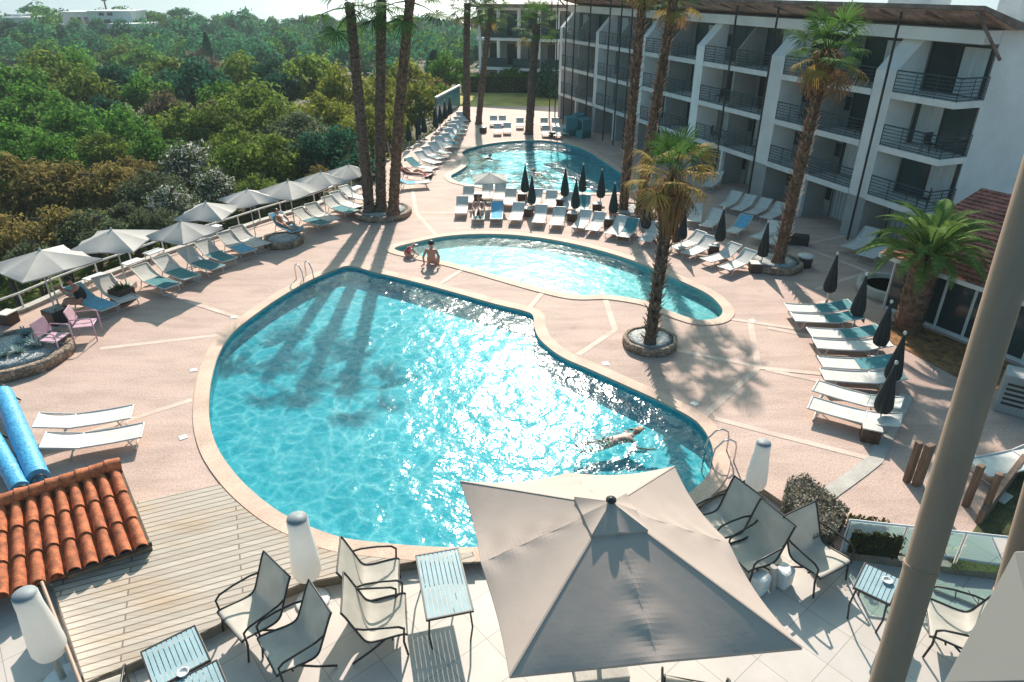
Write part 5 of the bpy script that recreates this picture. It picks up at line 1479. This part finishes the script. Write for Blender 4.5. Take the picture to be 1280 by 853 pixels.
for k in COL:
    CR[k] = {"near": [crown_mesh(LM[k], 10+i, 5200, .060, .8, 34) for i in range(2)], "mid": [crown_mesh(LM[k], 30+i, 2600, .080, .8) for i in range(2)], "far": [crown_mesh(LM[k], 50+i, 1100, .115, .75, 18) for i in range(1)]}
def tree_trunk(seed):
    rn = random.Random(seed); mb = MB()
    mb.tube([(0, 0, -1.2), (.05, .02, -.6), (0, .05, .1)], [.11, .08, .05], 7)
    for k in range(5):
        a = k*1.3; mb.tube([(.03, .02, -.5+.1*k), (.3*math.cos(a), .3*math.sin(a), -.1+.08*k), (.55*math.cos(a), .55*math.sin(a), .25)], [.05, .032, .012], 5)
    return mb.mesh("trunk", M_bark)
TR = [tree_trunk(1), tree_trunk(2)]
trees = []
def tree(px, py, rpx, c, zc=None, kind=None):
    """crown centre seen at px,py with a radius of rpx pixels"""
    x, f, d = ray(px, py)
    if zc is None: zc = 0.4 if py > 130 else 1.0
    k = (CAM_H-zc)/d
    for _ in range(12):
        if py < 90: zc = terrain_z(x*k, f*k)+2.2; k = .5*k+.5*min((CAM_H-zc)/d, 300/f)
    zc = CAM_H-d*k
    P = Vector((x*k, f*k, zc)); dep = k*F; r = rpx*dep/F
    lod = "near" if dep < 55 else ("mid" if dep < 105 else "far")
    trees.append([px, py, P, r, c, lod, dep, kind])
near = [(20, 245, 55, "A"), (75, 300, 42, "A"), (-5, 305, 45, "A"), (95, 240, 40, "A"), (140, 240, 40, "A"), (165, 222, 32, "A"), (112, 300, 38, "S"), (190, 245, 35, "S"), (237, 215, 42, "W"),
        (268, 238, 30, "W"), (212, 258, 30, "W"), (160, 282, 32, "S"), (300, 218, 40, "O"), (345, 208, 42, "O"), (322, 240, 26, "O"), (392, 205, 36, "D"), (424, 195, 36, "D"), (375, 175, 40, "S"),
        (402, 155, 40, "Y"), (350, 165, 42, "O"), (40, 330, 30, "S"), (205, 285, 26, "S"), (400, 222, 14, "A"), (437, 205, 12, "Y"), (450, 215, 26, "D"), (-40, 250, 50, "G")]
mid = [(40, 150, 45, "G"), (15, 195, 42, "G"), (92, 172, 38, "G"), (72, 205, 32, "G"), (130, 150, 28, "D"), (160, 180, 38, "G"), (198, 200, 30, "G"), (130, 195, 28, "O"), (105, 125, 30, "O"), (147, 112, 30, "D"),
       (186, 122, 28, "G"), (207, 142, 22, "B"), (243, 115, 34, "D"), (282, 130, 26, "G"), (266, 152, 22, "B"), (236, 168, 36, "O"), (286, 168, 36, "O"), (320, 145, 42, "O"), (300, 188, 30, "O"), (350, 112, 24, "D"),
       (345, 96, 22, "D"), (390, 105, 38, "O"), (430, 118, 30, "Y"), (478, 132, 30, "Y"), (508, 100, 26, "Y"), (522, 135, 30, "Y"), (488, 158, 22, "Y"), (462, 165, 30, "Y"), (330, 82, 22, "T"), (300, 92, 24, "O"),
       (62, 108, 36, "O"), (20, 118, 34, "G"), (100, 92, 28, "G"), (60, 80, 26, "G"), (180, 85, 24, "G"), (215, 95, 24, "O"), (155, 80, 22, "O"), (12, 72, 20, "T"), (290, 60, 24, "T"), (310, 45, 26, "T"),
       (360, 70, 26, "T"), (400, 72, 24, "T"), (435, 80, 24, "T"), (470, 70, 24, "T"), (520, 62, 22, "T"), (488, 98, 22, "T"), (560, 92, 22, "G"), (568, 60, 24, "T"), (600, 75, 20, "T"), (535, 40, 20, "T"),
       (120, 60, 20, "T"), (80, 52, 18, "D"), (150, 50, 20, "D"), (40, 48, 20, "T"), (190, 58, 22, "T"), (225, 52, 24, "T"), (255, 85, 20, "B"), (15, 45, 18, "D"), (340, 52, 22, "T"), (380, 45, 22, "D"),
       (690, 108, 26, "D"), (676, 82, 16, "A"), (694, 66, 14, "A"), (640, 100, 16, "G"), (545, 115, 16, "A"), (552, 118, 12, "G")]
for a in near: tree(*a)
for a in mid: tree(a[0], a[1], a[2]*1.16, a[3])
rn = random.Random(21)
deep = []
for row, (py, r_) in enumerate(((60, 15), (48, 13), (38, 11), (30, 9))):
    px = -15
    while px < 600:
        deep.append((px+rn.uniform(-5, 5), py+rn.uniform(-4, 4), r_*rn.uniform(.8, 1.25), rn.choice("TTTDGDT")))
        px += r_*rn.uniform(2.1, 2.9)
for a in deep: tree(*a)
# labels: by colour and depth, counted along the wood from the hut side
def ordinal(i):
    return ORD[i] if i < 20 else ("twenty", "thirty", "forty", "fifty", "sixty")[(i+1)//10-2 if (i+1) % 10 else (i+1)//10-3] + " " + (ORD[i % 10] if i % 10 < 10 else "")
cls = {}
for tr in trees:
    band = {"near": "behind the railing", "mid": "amid the wood", "far": "deep in the wood"}[tr[5]]
    if tr[0] > 590: band = "by the apartment building"
    cls.setdefault((COL[tr[4]][0], band), []).append(tr)
for (cn, band), lst in cls.items():
    lst.sort(key=lambda q: q[0])
    for i, (px, py, P, r, c, lod, dep, kind) in enumerate(lst):
        form = "shrub" if r < 1.6 else ("bushy tree" if c in "AWSB" else "round-crowned tree")
        o_ = ordinal(i)
        if len(lst) == 1: lab = "%s %s %s" % (cn, form, band)
        else: lab = "%s %s %s, %s of its kind from the hut" % (cn, form, band, o_)
        t = thing("bushy_tree" if form != "shrub" else "wild_shrub", lab, "tree" if form != "shrub" else "shrub", P, rn.uniform(0, 6), "trees of the wood, "+cn)
        s = r*1.08
        cr = mesh_obj("crown", rn.choice(CR[c][lod]), t); cr.scale = (s*rn.uniform(.92, 1.12), s*rn.uniform(.92, 1.12), s*rn.uniform(.9, 1.1))
        if lod != "far":
            tk = mesh_obj("trunk", rn.choice(TR), t); hz = max(1.0, (P.z-terrain_z(P.x, P.y)))/1.2; tk.scale = (s, s, max(s, hz))
# a cypress, a conifer, umbrella pines on the skyline
def spire(px, py0, py1, wpx, label, m, Y=None, base_z=-2.5):
    x, f, d = ray(px, py1); k = (CAM_H-base_z)/d; Yb = f*k if Y is None else Y
    X0 = x/f*Yb; zb = CAM_H-d/f*Yb; zt = Zat(px, py0, Yb)[1]; h = zt-zb; w_ = wpx*(Yb*CP)/F/2*1.1
    t = thing("cypress_tree", label, "tree", (X0, Yb, zb)); rn2 = random.Random(int(px)); mb = MB()
    for _ in range(1500):
        u = rn2.random()**.8; rr = w_*math.sin(PI*min(1, .12+u*.9))**.7*(1-u*.35); a = rn2.uniform(0, 2*PI); q = rn2.random()**.3
        p = Vector((math.cos(a)*rr*q, math.sin(a)*rr*q, h*u)); dd = Vector((math.cos(a), math.sin(a), 1.2)).normalized(); v = dd.orthogonal().normalized()*.12*w_
        l = .3*w_; mb.add([p-v, p+v, p+dd*l+v*.3, p+dd*l-v*.3], [(0, 1, 2, 3)])
    mb.build("crown", m, t)
    mb = MB(); mb.tube([(0, 0, -2.0), (0, 0, h*.4)], [.15*w_+.1, .05], 6); mb.build("trunk", M_bark, t)
spire(263, 41, 78, 11, "slim dark cypress spire standing out of the wood", LM["D"])
spire(545, 65, 108, 26, "broad dark conical conifer beyond the yellow-green trees", LM["D"])
def skyline(px, py, wpx, label, name="umbrella_pine", Y=300):
    xx, zz = Zat(px, py, Y); r = wpx*Y/F/2; t = thing(name, label, "tree", (xx, Y, zz), 0)
    c = mesh_obj("crown", CR["T"]["far"][0], t); c.scale = (r, r, r*.42)
    mb = MB(); mb.tube([(0, 0, -9), (0, 0, 0)], [.4, .25], 6); mb.build("trunk", M_bark, t)
skyline(224, 17, 34, "wide flat-topped umbrella pine on the skyline beyond the cypress", Y=250)
skyline(184, 20, 30, "lower umbrella pine on the skyline beside the hilltop villa", Y=240)
skyline(37, 13, 26, "flat umbrella pine on the skyline above the small white house", Y=230)
skyline(283, 26, 16, "small umbrella pine on the skyline toward the three palms", Y=280)
skyline(130, 1, 7, "tiny lollipop pine standing above the hilltop villa", Y=260)
# the far wood: one mass
FV = MB(); mats_far = [LM["T"], LM["D"], LM["G"]]
rn = random.Random(77); V = []; Fc = []; Mi = []
n_t = 0
while n_t < 1420:
    d_ = rn.uniform(135, 400); a = rn.uniform(-.66, .62); x = math.tan(a)*d_; y = d_
    if n_t >= 1150: y = rn.uniform(24, 200); x = -y*rn.uniform(.84, 1.5)-3; d_ = math.hypot(x, y)
    z0 = terrain_z(x, y)
    if -20 < x < 60 and y < 100: continue
    r = rn.uniform(1.7, 3.3)*(1+d_/800); tp = pix((x, y, z0+r*1.7))
    if 66 < tp[0] < 188 and y < 236 and tp[1] < 35: continue
    if 0 < tp[0] < 42 and y < 212 and tp[1] < 32: continue
    n_t += 1; mi = rn.choice((0, 0, 1, 2)); zc = z0+r*.75+rn.uniform(.0, 1.4)
    lobes = [Vector((rn.uniform(-.5, .5)*r, rn.uniform(-.5, .5)*r, rn.uniform(-.1, .5)*r)) for _ in range(4)]
    for l in lobes:
        for _ in range(46):
            dv = Vector((rn.gauss(0, 1), rn.gauss(0, 1), rn.gauss(0, 1)+.2)).normalized(); p = Vector((x, y, zc))+l+dv*r*.6
            nrm = (dv+Vector((rn.gauss(0, .4), rn.gauss(0, .4), rn.gauss(0, .4)))).normalized(); u = nrm.orthogonal().normalized(); v = nrm.cross(u); s = r*.125
            b = len(V); V += [p-u*s, p-v*s*.6, p+u*s, p+v*s*.6]; Fc.append((b, b+1, b+2, b+3)); Mi.append(mi)
FV.v = [tuple(p) for p in V]; FV.f = [list(f) for f in Fc]; FV.m = Mi; FV.sm = [False]*len(Fc)
tag(FV.build("far_wood", mats_far), "distant wood covering the hills down to the sea", None, None, "stuff")
# undergrowth between the near trees
ug = MB(); rn = random.Random(5); V = []; Fc = []
for _ in range(26000):
    px = rn.uniform(-60, 560); py = rn.uniform(95, 395)
    x, f, d = ray(px, py); k = (CAM_H+2.6)/d; p = Vector((x*k, f*k, 0))
    # keep off the deck: only beyond the railing line
    q = pix((p.x, p.y, 0))
    lim = None
    for (xa, ya), (xb, yb) in zip(left_edge[:-1], left_edge[1:]):
        if xb <= q[0] <= xa: lim = ya+(yb-ya)*(q[0]-xa)/(xb-xa)
    if lim is None or q[1] > lim-6: continue
    p.z = terrain_z(p.x, p.y)+rn.uniform(.0, 1.0)
    n = Vector((rn.gauss(0, .6), rn.gauss(0, .6), 1)).normalized(); u = n.orthogonal().normalized(); v = n.cross(u); s = rn.uniform(.12, .3)
    b = len(V); V += [p-u*s, p-v*s*.5, p+u*s, p+v*s*.5]; Fc.append((b, b+1, b+2, b+3))
ug.add(V, Fc); tag(ug.build("undergrowth", LM["O"]), "low olive undergrowth between the trees behind the railing", None, None, "stuff")
# hedge behind the lawn
leaf_box("lawn_hedge", ccw([Vector(p) for p in ((-5.5, 75.2, 0), (4.4, 74.6, 0), (4.4, 76.2, 0), (-5.5, 76.8, 0))]), 1.6, 2600, .11, LM["G"], M_hedge_in, "long clipped green hedge behind the dry lawn", "hedge")
# ================================================================== PEOPLE
def body(name, J, E, m, parent=None, sub=1):
    """continuous skin over a jointed skeleton. J: {joint: ((x,y,z), radius)}"""
    me = bpy.data.meshes.new(name); ks = list(J); idx = {k: i for i, k in enumerate(ks)}
    me.from_pydata([J[k][0] for k in ks], [(idx[a], idx[b]) for a, b in E], [])
    o = bpy.data.objects.new(name, me); col.objects.link(o)
    md = o.modifiers.new("s", 'SKIN'); md.use_smooth_shade = True
    sv = me.skin_vertices[0].data
    for k in ks:
        r = J[k][1]; sv[idx[k]].radius = (r, r) if not isinstance(r, tuple) else r
        sv[idx[k]].use_root = (k == ks[0])
    o.modifiers.new("ss", 'SUBSURF').levels = sub
    o.modifiers["ss"].render_levels = sub
    bpy.context.view_layer.update()
    dg = bpy.context.evaluated_depsgraph_get()
    nm = bpy.data.meshes.new_from_object(o.evaluated_get(dg)); nm.name = name
    bpy.data.objects.remove(o)
    nm.materials.clear(); nm.materials.append(m)
    for p in nm.polygons: p.use_smooth = True
    return mesh_obj(name, nm, parent)
def hands(J, E, key, d, up, side):
    """palm and five separate curled fingers at the end of an arm"""
    c = Vector(J[key][0]); d = Vector(d).normalized(); s = Vector(side).normalized(); u = Vector(up).normalized()
    J[key+"_palm"] = (tuple(c+d*.07), .030); E.append((key, key+"_palm"))
    for i, (o, l) in enumerate(((-.033, .075), (-.011, .09), (.011, .085), (.033, .065))):
        a = c+d*.10+s*o; b = a+d*l*.6; e = b+d*l*.3-u*l*.3
        for n_, p in (("a", a), ("b", b), ("c", e)): J["%s_f%d%s" % (key, i, n_)] = (tuple(p), .010)
        E += [(key+"_palm", "%s_f%da" % (key, i)), ("%s_f%da" % (key, i), "%s_f%db" % (key, i)), ("%s_f%db" % (key, i), "%s_f%dc" % (key, i))]
    a = c+d*.05+s*.05; b = a+d*.04+s*.03
    J[key+"_ta"] = (tuple(a), .012); J[key+"_tb"] = (tuple(b), .010); E += [(key+"_palm", key+"_ta"), (key+"_ta", key+"_tb")]
def person(label, loc, rz, J, E, skin, hairs, clothes, scale=1.0, group=None, face=(0, 1, 0), hand=None):
    t = thing("person", label, "person", loc, rz, group, scale)
    if hand:
        for key, d, up, side in hand: hands(J, E, key, d, up, side)
    h = Vector(J["head"][0]); f = Vector(face).normalized()
    b = body("body", J, E, skin, t, 2)
    mb = MB()
    # hair: a cap on the skull
    up = (Vector(J["head"][0])-Vector(J["neck"][0])).normalized()
    side = f.cross(up).normalized()
    n, k_ = 10, 16; vs = []; fs = []
    for i in range(n+1):
        th = R(100)*i/n
        for k in range(k_):
            a = 2*PI*k/k_; dv = up*math.cos(th)+(side*math.cos(a)+f*math.sin(a))*math.sin(th)
            lim = 1.0
            if math.sin(a) > .2 and th > R(52): lim = .86
            vs.append(h+up*.035-f*.012+Vector(dv)*.118*lim)
    for i in range(n):
        for k in range(k_):
            k2 = (k+1) % k_; fs.append((i*k_+k, i*k_+k2, (i+1)*k_+k2, (i+1)*k_+k))
    mb.add(vs, fs, 0, True); mb.build("hair", hairs, t)
    # face: nose, eyes, mouth, ears
    mb = MB(); c = h+f*.098
    mb.add([c+up*.02, c-up*.02-side*.016, c-up*.02+side*.016, c-up*.018+f*.028], [(0, 1, 3), (0, 3, 2), (1, 2, 3)], 0, True)
    for s in (-1, 1):
        mb.lathe([(0, -.03), (.018, -.015), (.02, .01), (0, .03)], 8, h+side*s*.098)
    mb.build("nose_and_ears", skin, t)
    mb = MB()
    for s in (-1, 1): mb.lathe([(0, -.008), (.011, 0), (0, .008)], 8, h+f*.088+side*s*.036+up*.012)
    mb.build("eyes", hairs, t)
    for nm, JJ, EE, mm in clothes: body(nm, JJ, EE, mm, t, 2)
    return t
def torso(lean=0.0):
    return None
# man sitting on the edge with arms out behind, facing the paddling pool
def sit_pose(hr=.0):
    J = {"pelvis": ((0, 0, .13), .15), "waist": ((0, -.02, .30), .125), "chest": ((0, -.02, .48), .155), "neckbase": ((0, .0, .62), .075), "neck": ((0, .015, .68), .055), "head": ((0, .04, .80), .095), "crown": ((0, .035, .88), .075),
         "shl": ((-.19, -.01, .57), .062), "ell": ((-.30, -.10, .33), .043), "hal": ((-.27, -.13, .07), .03), "shr": ((.19, -.01, .57), .062), "elr": ((.30, -.10, .33), .043), "har": ((.27, -.13, .07), .03),
         "hil": ((-.10, .06, .12), .105), "knl": ((-.19, .46, .20), .065), "anl": ((-.13, .60, -.12), .042), "tol": ((-.13, .74, -.18), .03), "hir": ((.10, .06, .12), .105), "knr": ((.19, .46, .20), .065), "anr": ((.13, .60, -.12), .042), "tor": ((.13, .74, -.18), .03)}
    E = [("pelvis", "waist"), ("waist", "chest"), ("chest", "neckbase"), ("neckbase", "neck"), ("neck", "head"), ("head", "crown"), ("chest", "shl"), ("shl", "ell"), ("ell", "hal"), ("chest", "shr"), ("shr", "elr"), ("elr", "har"),
         ("pelvis", "hil"), ("hil", "knl"), ("knl", "anl"), ("anl", "tol"), ("pelvis", "hir"), ("hir", "knr"), ("knr", "anr"), ("anr", "tor")]
    return J, E
def shorts(scale=1.0):
    J = {"p": ((0, 0, .13), .17), "w": ((0, -.015, .24), .15), "l": ((-.11, .1, .12), .12), "l2": ((-.165, .36, .175), .10), "r": ((.11, .1, .12), .12), "r2": ((.165, .36, .175), .10)}
    return J, [("p", "w"), ("p", "l"), ("l", "l2"), ("p", "r"), ("r", "r2")]
J, E = sit_pose()
person("tanned shirtless person in grey shorts sitting at the paddling pool's edge, seen from behind", G(540, 331, .03), R(-4), J, E, M_skin_tan, M_hair, [("shorts", *shorts(), M_grey_cloth)], 1.06,
       hand=[("hal", (-.3, -.6, -.15), (0, 0, 1), (1, -.4, 0)), ("har", (.3, -.6, -.15), (0, 0, 1), (-1, -.4, 0))])
# child crouched at the shallow end
J = {"pelvis": ((0, 0, .12), .15), "waist": ((.0, .08, .25), .12), "chest": ((.0, .2, .36), .13), "neckbase": ((0, .29, .42), .06), "neck": ((0, .33, .44), .05), "head": ((0, .42, .46), .092), "crown": ((0, .48, .50), .07),
     "shl": ((-.15, .22, .38), .05), "ell": ((-.19, .34, .2), .036), "hal": ((-.13, .5, .06), .027), "shr": ((.15, .22, .38), .05), "elr": ((.19, .34, .2), .036), "har": ((.13, .5, .06), .027),
     "hil": ((-.09, .02, .12), .09), "knl": ((-.17, .3, .08), .055), "anl": ((-.14, .02, .04), .038), "hir": ((.09, .02, .12), .09), "knr": ((.17, .3, .08), .055), "anr": ((.14, .02, .04), .038)}
E = [("pelvis", "waist"), ("waist", "chest"), ("chest", "neckbase"), ("neckbase", "neck"), ("neck", "head"), ("head", "crown"), ("chest", "shl"), ("shl", "ell"), ("ell", "hal"), ("chest", "shr"), ("shr", "elr"), ("elr", "har"), ("pelvis", "hil"), ("hil", "knl"), ("knl", "anl"), ("pelvis", "hir"), ("hir", "knr"), ("knr", "anr")]
sj = {"a": ((0, .0, .14), .16), "b": ((0, .08, .26), .135), "c": ((0, .2, .37), .145), "d": ((0, .27, .41), .09)}
person("crouching child in red top with dark hair at the paddling pool's shallow tip", G(508, 322, .0), R(-55), J, E, M_skin, M_hair, [("red_top", sj, [("a", "b"), ("b", "c"), ("c", "d")], M_red_cloth)], .95, face=(0, 1, -.2),
       hand=[("hal", (0, 1, -.3), (0, 0, 1), (1, 0, 0)), ("har", (0, 1, -.3), (0, 0, 1), (-1, 0, 0))])
# woman in black sitting on the first lounger, looking at her hands
J, E = sit_pose()
J["chest"] = ((0, .06, .47), .135); J["neckbase"] = ((0, .12, .60), .06); J["neck"] = ((0, .15, .66), .046); J["head"] = ((0, .20, .765), .092); J["crown"] = ((0, .18, .85), .072)
for s, k in ((-1, "l"), (1, "r")):
    J["sh"+k] = ((s*.165, .06, .56), .05); J["el"+k] = ((s*.2, .24, .36), .036); J["ha"+k] = ((s*.07, .40, .50), .026); J["an"+k] = ((s*.12, .55, -.22), .04); J["to"+k] = ((s*.12, .70, -.27), .03); J["kn"+k] = ((s*.13, .46, .16), .064)
sj = {"a": ((0, 0, .14), .185), "b": ((0, -.01, .30), .16), "c": ((0, .04, .44), .175), "d": ((0, .08, .52), .14)}
person("dark-haired person in a black swimsuit sitting on a blue-towelled lounger, hands near the face", G(108, 392, 0)+Vector((0, 0, .36)), R(112), J, E, M_skin_tan, M_hair, [("swimsuit", sj, [("a", "b"), ("b", "c"), ("c", "d")], M_black_cloth)], 1.15, face=(0, 1, -.35),
       hand=[("hal", (.1, .5, .8), (0, -1, .3), (1, 0, 0)), ("har", (-.1, .5, .8), (0, -1, .3), (-1, 0, 0))])
# reclining figures
def recline():
    J = {"pelvis": ((0, 0, .13), .14), "waist": ((0, -.17, .20), .12), "chest": ((0, -.34, .31), .14), "neckbase": ((0, -.46, .41), .065), "neck": ((0, -.51, .45), .05), "head": ((0, -.60, .53), .092), "crown": ((0, -.66, .59), .074),
         "shl": ((-.18, -.40, .37), .054), "ell": ((-.28, -.18, .24), .038), "hal": ((-.2, .04, .18), .028), "shr": ((.18, -.40, .37), .054), "elr": ((.28, -.18, .24), .038), "har": ((.2, .04, .18), .028),
         "hil": ((-.09, .06, .12), .095), "knl": ((-.11, .46, .28), .06), "anl": ((-.11, .82, .08), .04), "tol": ((-.12, .90, .17), .03), "hir": ((.09, .06, .12), .095), "knr": ((.11, .48, .12), .06), "anr": ((.11, .90, .08), .04), "tor": ((.12, .97, .17), .03)}
    E = sit_pose()[1]
    return J, E
def on_lounger(lg, label, skin, cloth, group=None):
    J, E = recline()
    sj = {"p": ((0, 0, .13), .155), "w": ((0, -.06, .16), .14), "l": ((-.1, .1, .14), .108), "r": ((.1, .1, .14), .108)}
    p = person(label, (lg.location.x, lg.location.y, .26), lg.rotation_euler.z+PI/2, J, E, skin, M_hair, [("swimwear", sj, [("p", "w"), ("p", "l"), ("p", "r")], cloth)], 1.05, face=(0, .6, .8),
               hand=[("hal", (0, 1, 0), (0, 0, 1), (1, 0, 0)), ("har", (0, 1, 0), (0, 0, 1), (-1, 0, 0))])
    c = lg.location; p.location = Vector((c.x, c.y, .26))+Vector((math.cos(lg.rotation_euler.z), math.sin(lg.rotation_euler.z), 0))*.15
    return p
on_lounger(LA[8], "sunbather reclining on a blue-towelled lounger behind the small round planter", M_skin, M_red_cloth)
on_lounger(LI[1], "person lying on the red-pink towel in the long poolside row", M_skin_tan, M_black_cloth)
on_lounger(LD[1], "person reclining in shade under the lone open parasol", M_skin_tan, M_black_cloth)
# swimmers
def swim(label, px, py, rz, sc=1.15, group=None):
    J = {"pelvis": ((0, 0, -.03), .12), "waist": ((0, .18, -.01), .105), "chest": ((0, .38, .0), .13), "neckbase": ((0, .52, .03), .06), "neck": ((0, .57, .06), .05), "head": ((0, .66, .13), .092), "crown": ((0, .69, .2), .074),
         "shl": ((-.18, .44, .01), .05), "ell": ((-.36, .62, -.06), .038), "hal": ((-.28, .86, -.04), .028), "shr": ((.18, .44, .01), .05), "elr": ((.40, .50, -.08), .038), "har": ((.5, .74, -.1), .028),
         "hil": ((-.08, -.06, -.04), .09), "knl": ((-.12, -.46, -.05), .058), "anl": ((-.1, -.86, -.02), .04), "tol": ((-.1, -1.0, -.04), .03), "hir": ((.08, -.06, -.04), .09), "knr": ((.1, -.46, -.1), .058), "anr": ((.12, -.84, -.06), .04), "tor": ((.12, -.98, -.06), .03)}
    E = sit_pose()[1]; q = G(px, py, -.1)
    sj = {"p": ((0, 0, -.03), .133), "w": ((0, .1, -.02), .118), "l": ((-.08, -.06, -.035), .1), "r": ((.08, -.06, -.035), .1)}
    return person(label, (q.x, q.y, -.135), rz, J, E, M_skin, mat("fair_hair"+str(px), (.22, .13, .07), .5, .2, 20), [("swimwear", sj, [("p", "w"), ("p", "l"), ("p", "r")], M_black_cloth)], sc, group, face=(0, .9, .2),
                  hand=[("hal", (.2, 1, 0), (0, 0, 1), (1, 0, 0)), ("har", (.2, 1, 0), (0, 0, 1), (-1, 0, 0))])
swim("fair-haired person swimming breaststroke in the main pool beyond the taupe parasol", 766, 549, R(-72), 1.02)
swim("person swimming in the swimming pool beyond the first green parasols", 675, 219, R(30))
swim("person swimming near the swimming pool's notch beyond the lone parasol", 603, 199, R(-40))

q = G(757, 551, -.1); mb = MB(); rn = random.Random(4)
for _ in range(220):
    u = rn.random(); a = rn.gauss(0, .16)+.05; p = Vector((-1.55*u+.75, a*(.5+u), .015+abs(rn.gauss(0, .025))))
    s = rn.uniform(.008, .035); mb.lathe([(0, -s*.4), (s, 0), (0, s*.5)], 5, p)
o = mb.build("water_foam", M_white); o.location = q; o.rotation_euler = (0, 0, R(14)); tag(o, "white splash trailing the swimmer in the main pool", None, None, "stuff")
# ================================================================== AIR
zlo, zhi = -18.0, 16.0
m, nt, out = nodes_of("haze_air")
pv_ = N(nt, "ShaderNodeVolumePrincipled"); pv_.inputs["Color"].default_value = (.86, .95, 1.0, 1); pv_.inputs["Density"].default_value = .00045; pv_.inputs["Anisotropy"].default_value = .0
L(nt, pv_.outputs[0], out.inputs["Volume"])
HAZE = True
if HAZE:
    mb = MB(); mb.box((0, 290, (zlo+zhi)/2), (1500, 660, zhi-zlo)); hz = mb.build("haze", m); tag(hz, None, None, None, "stuff")
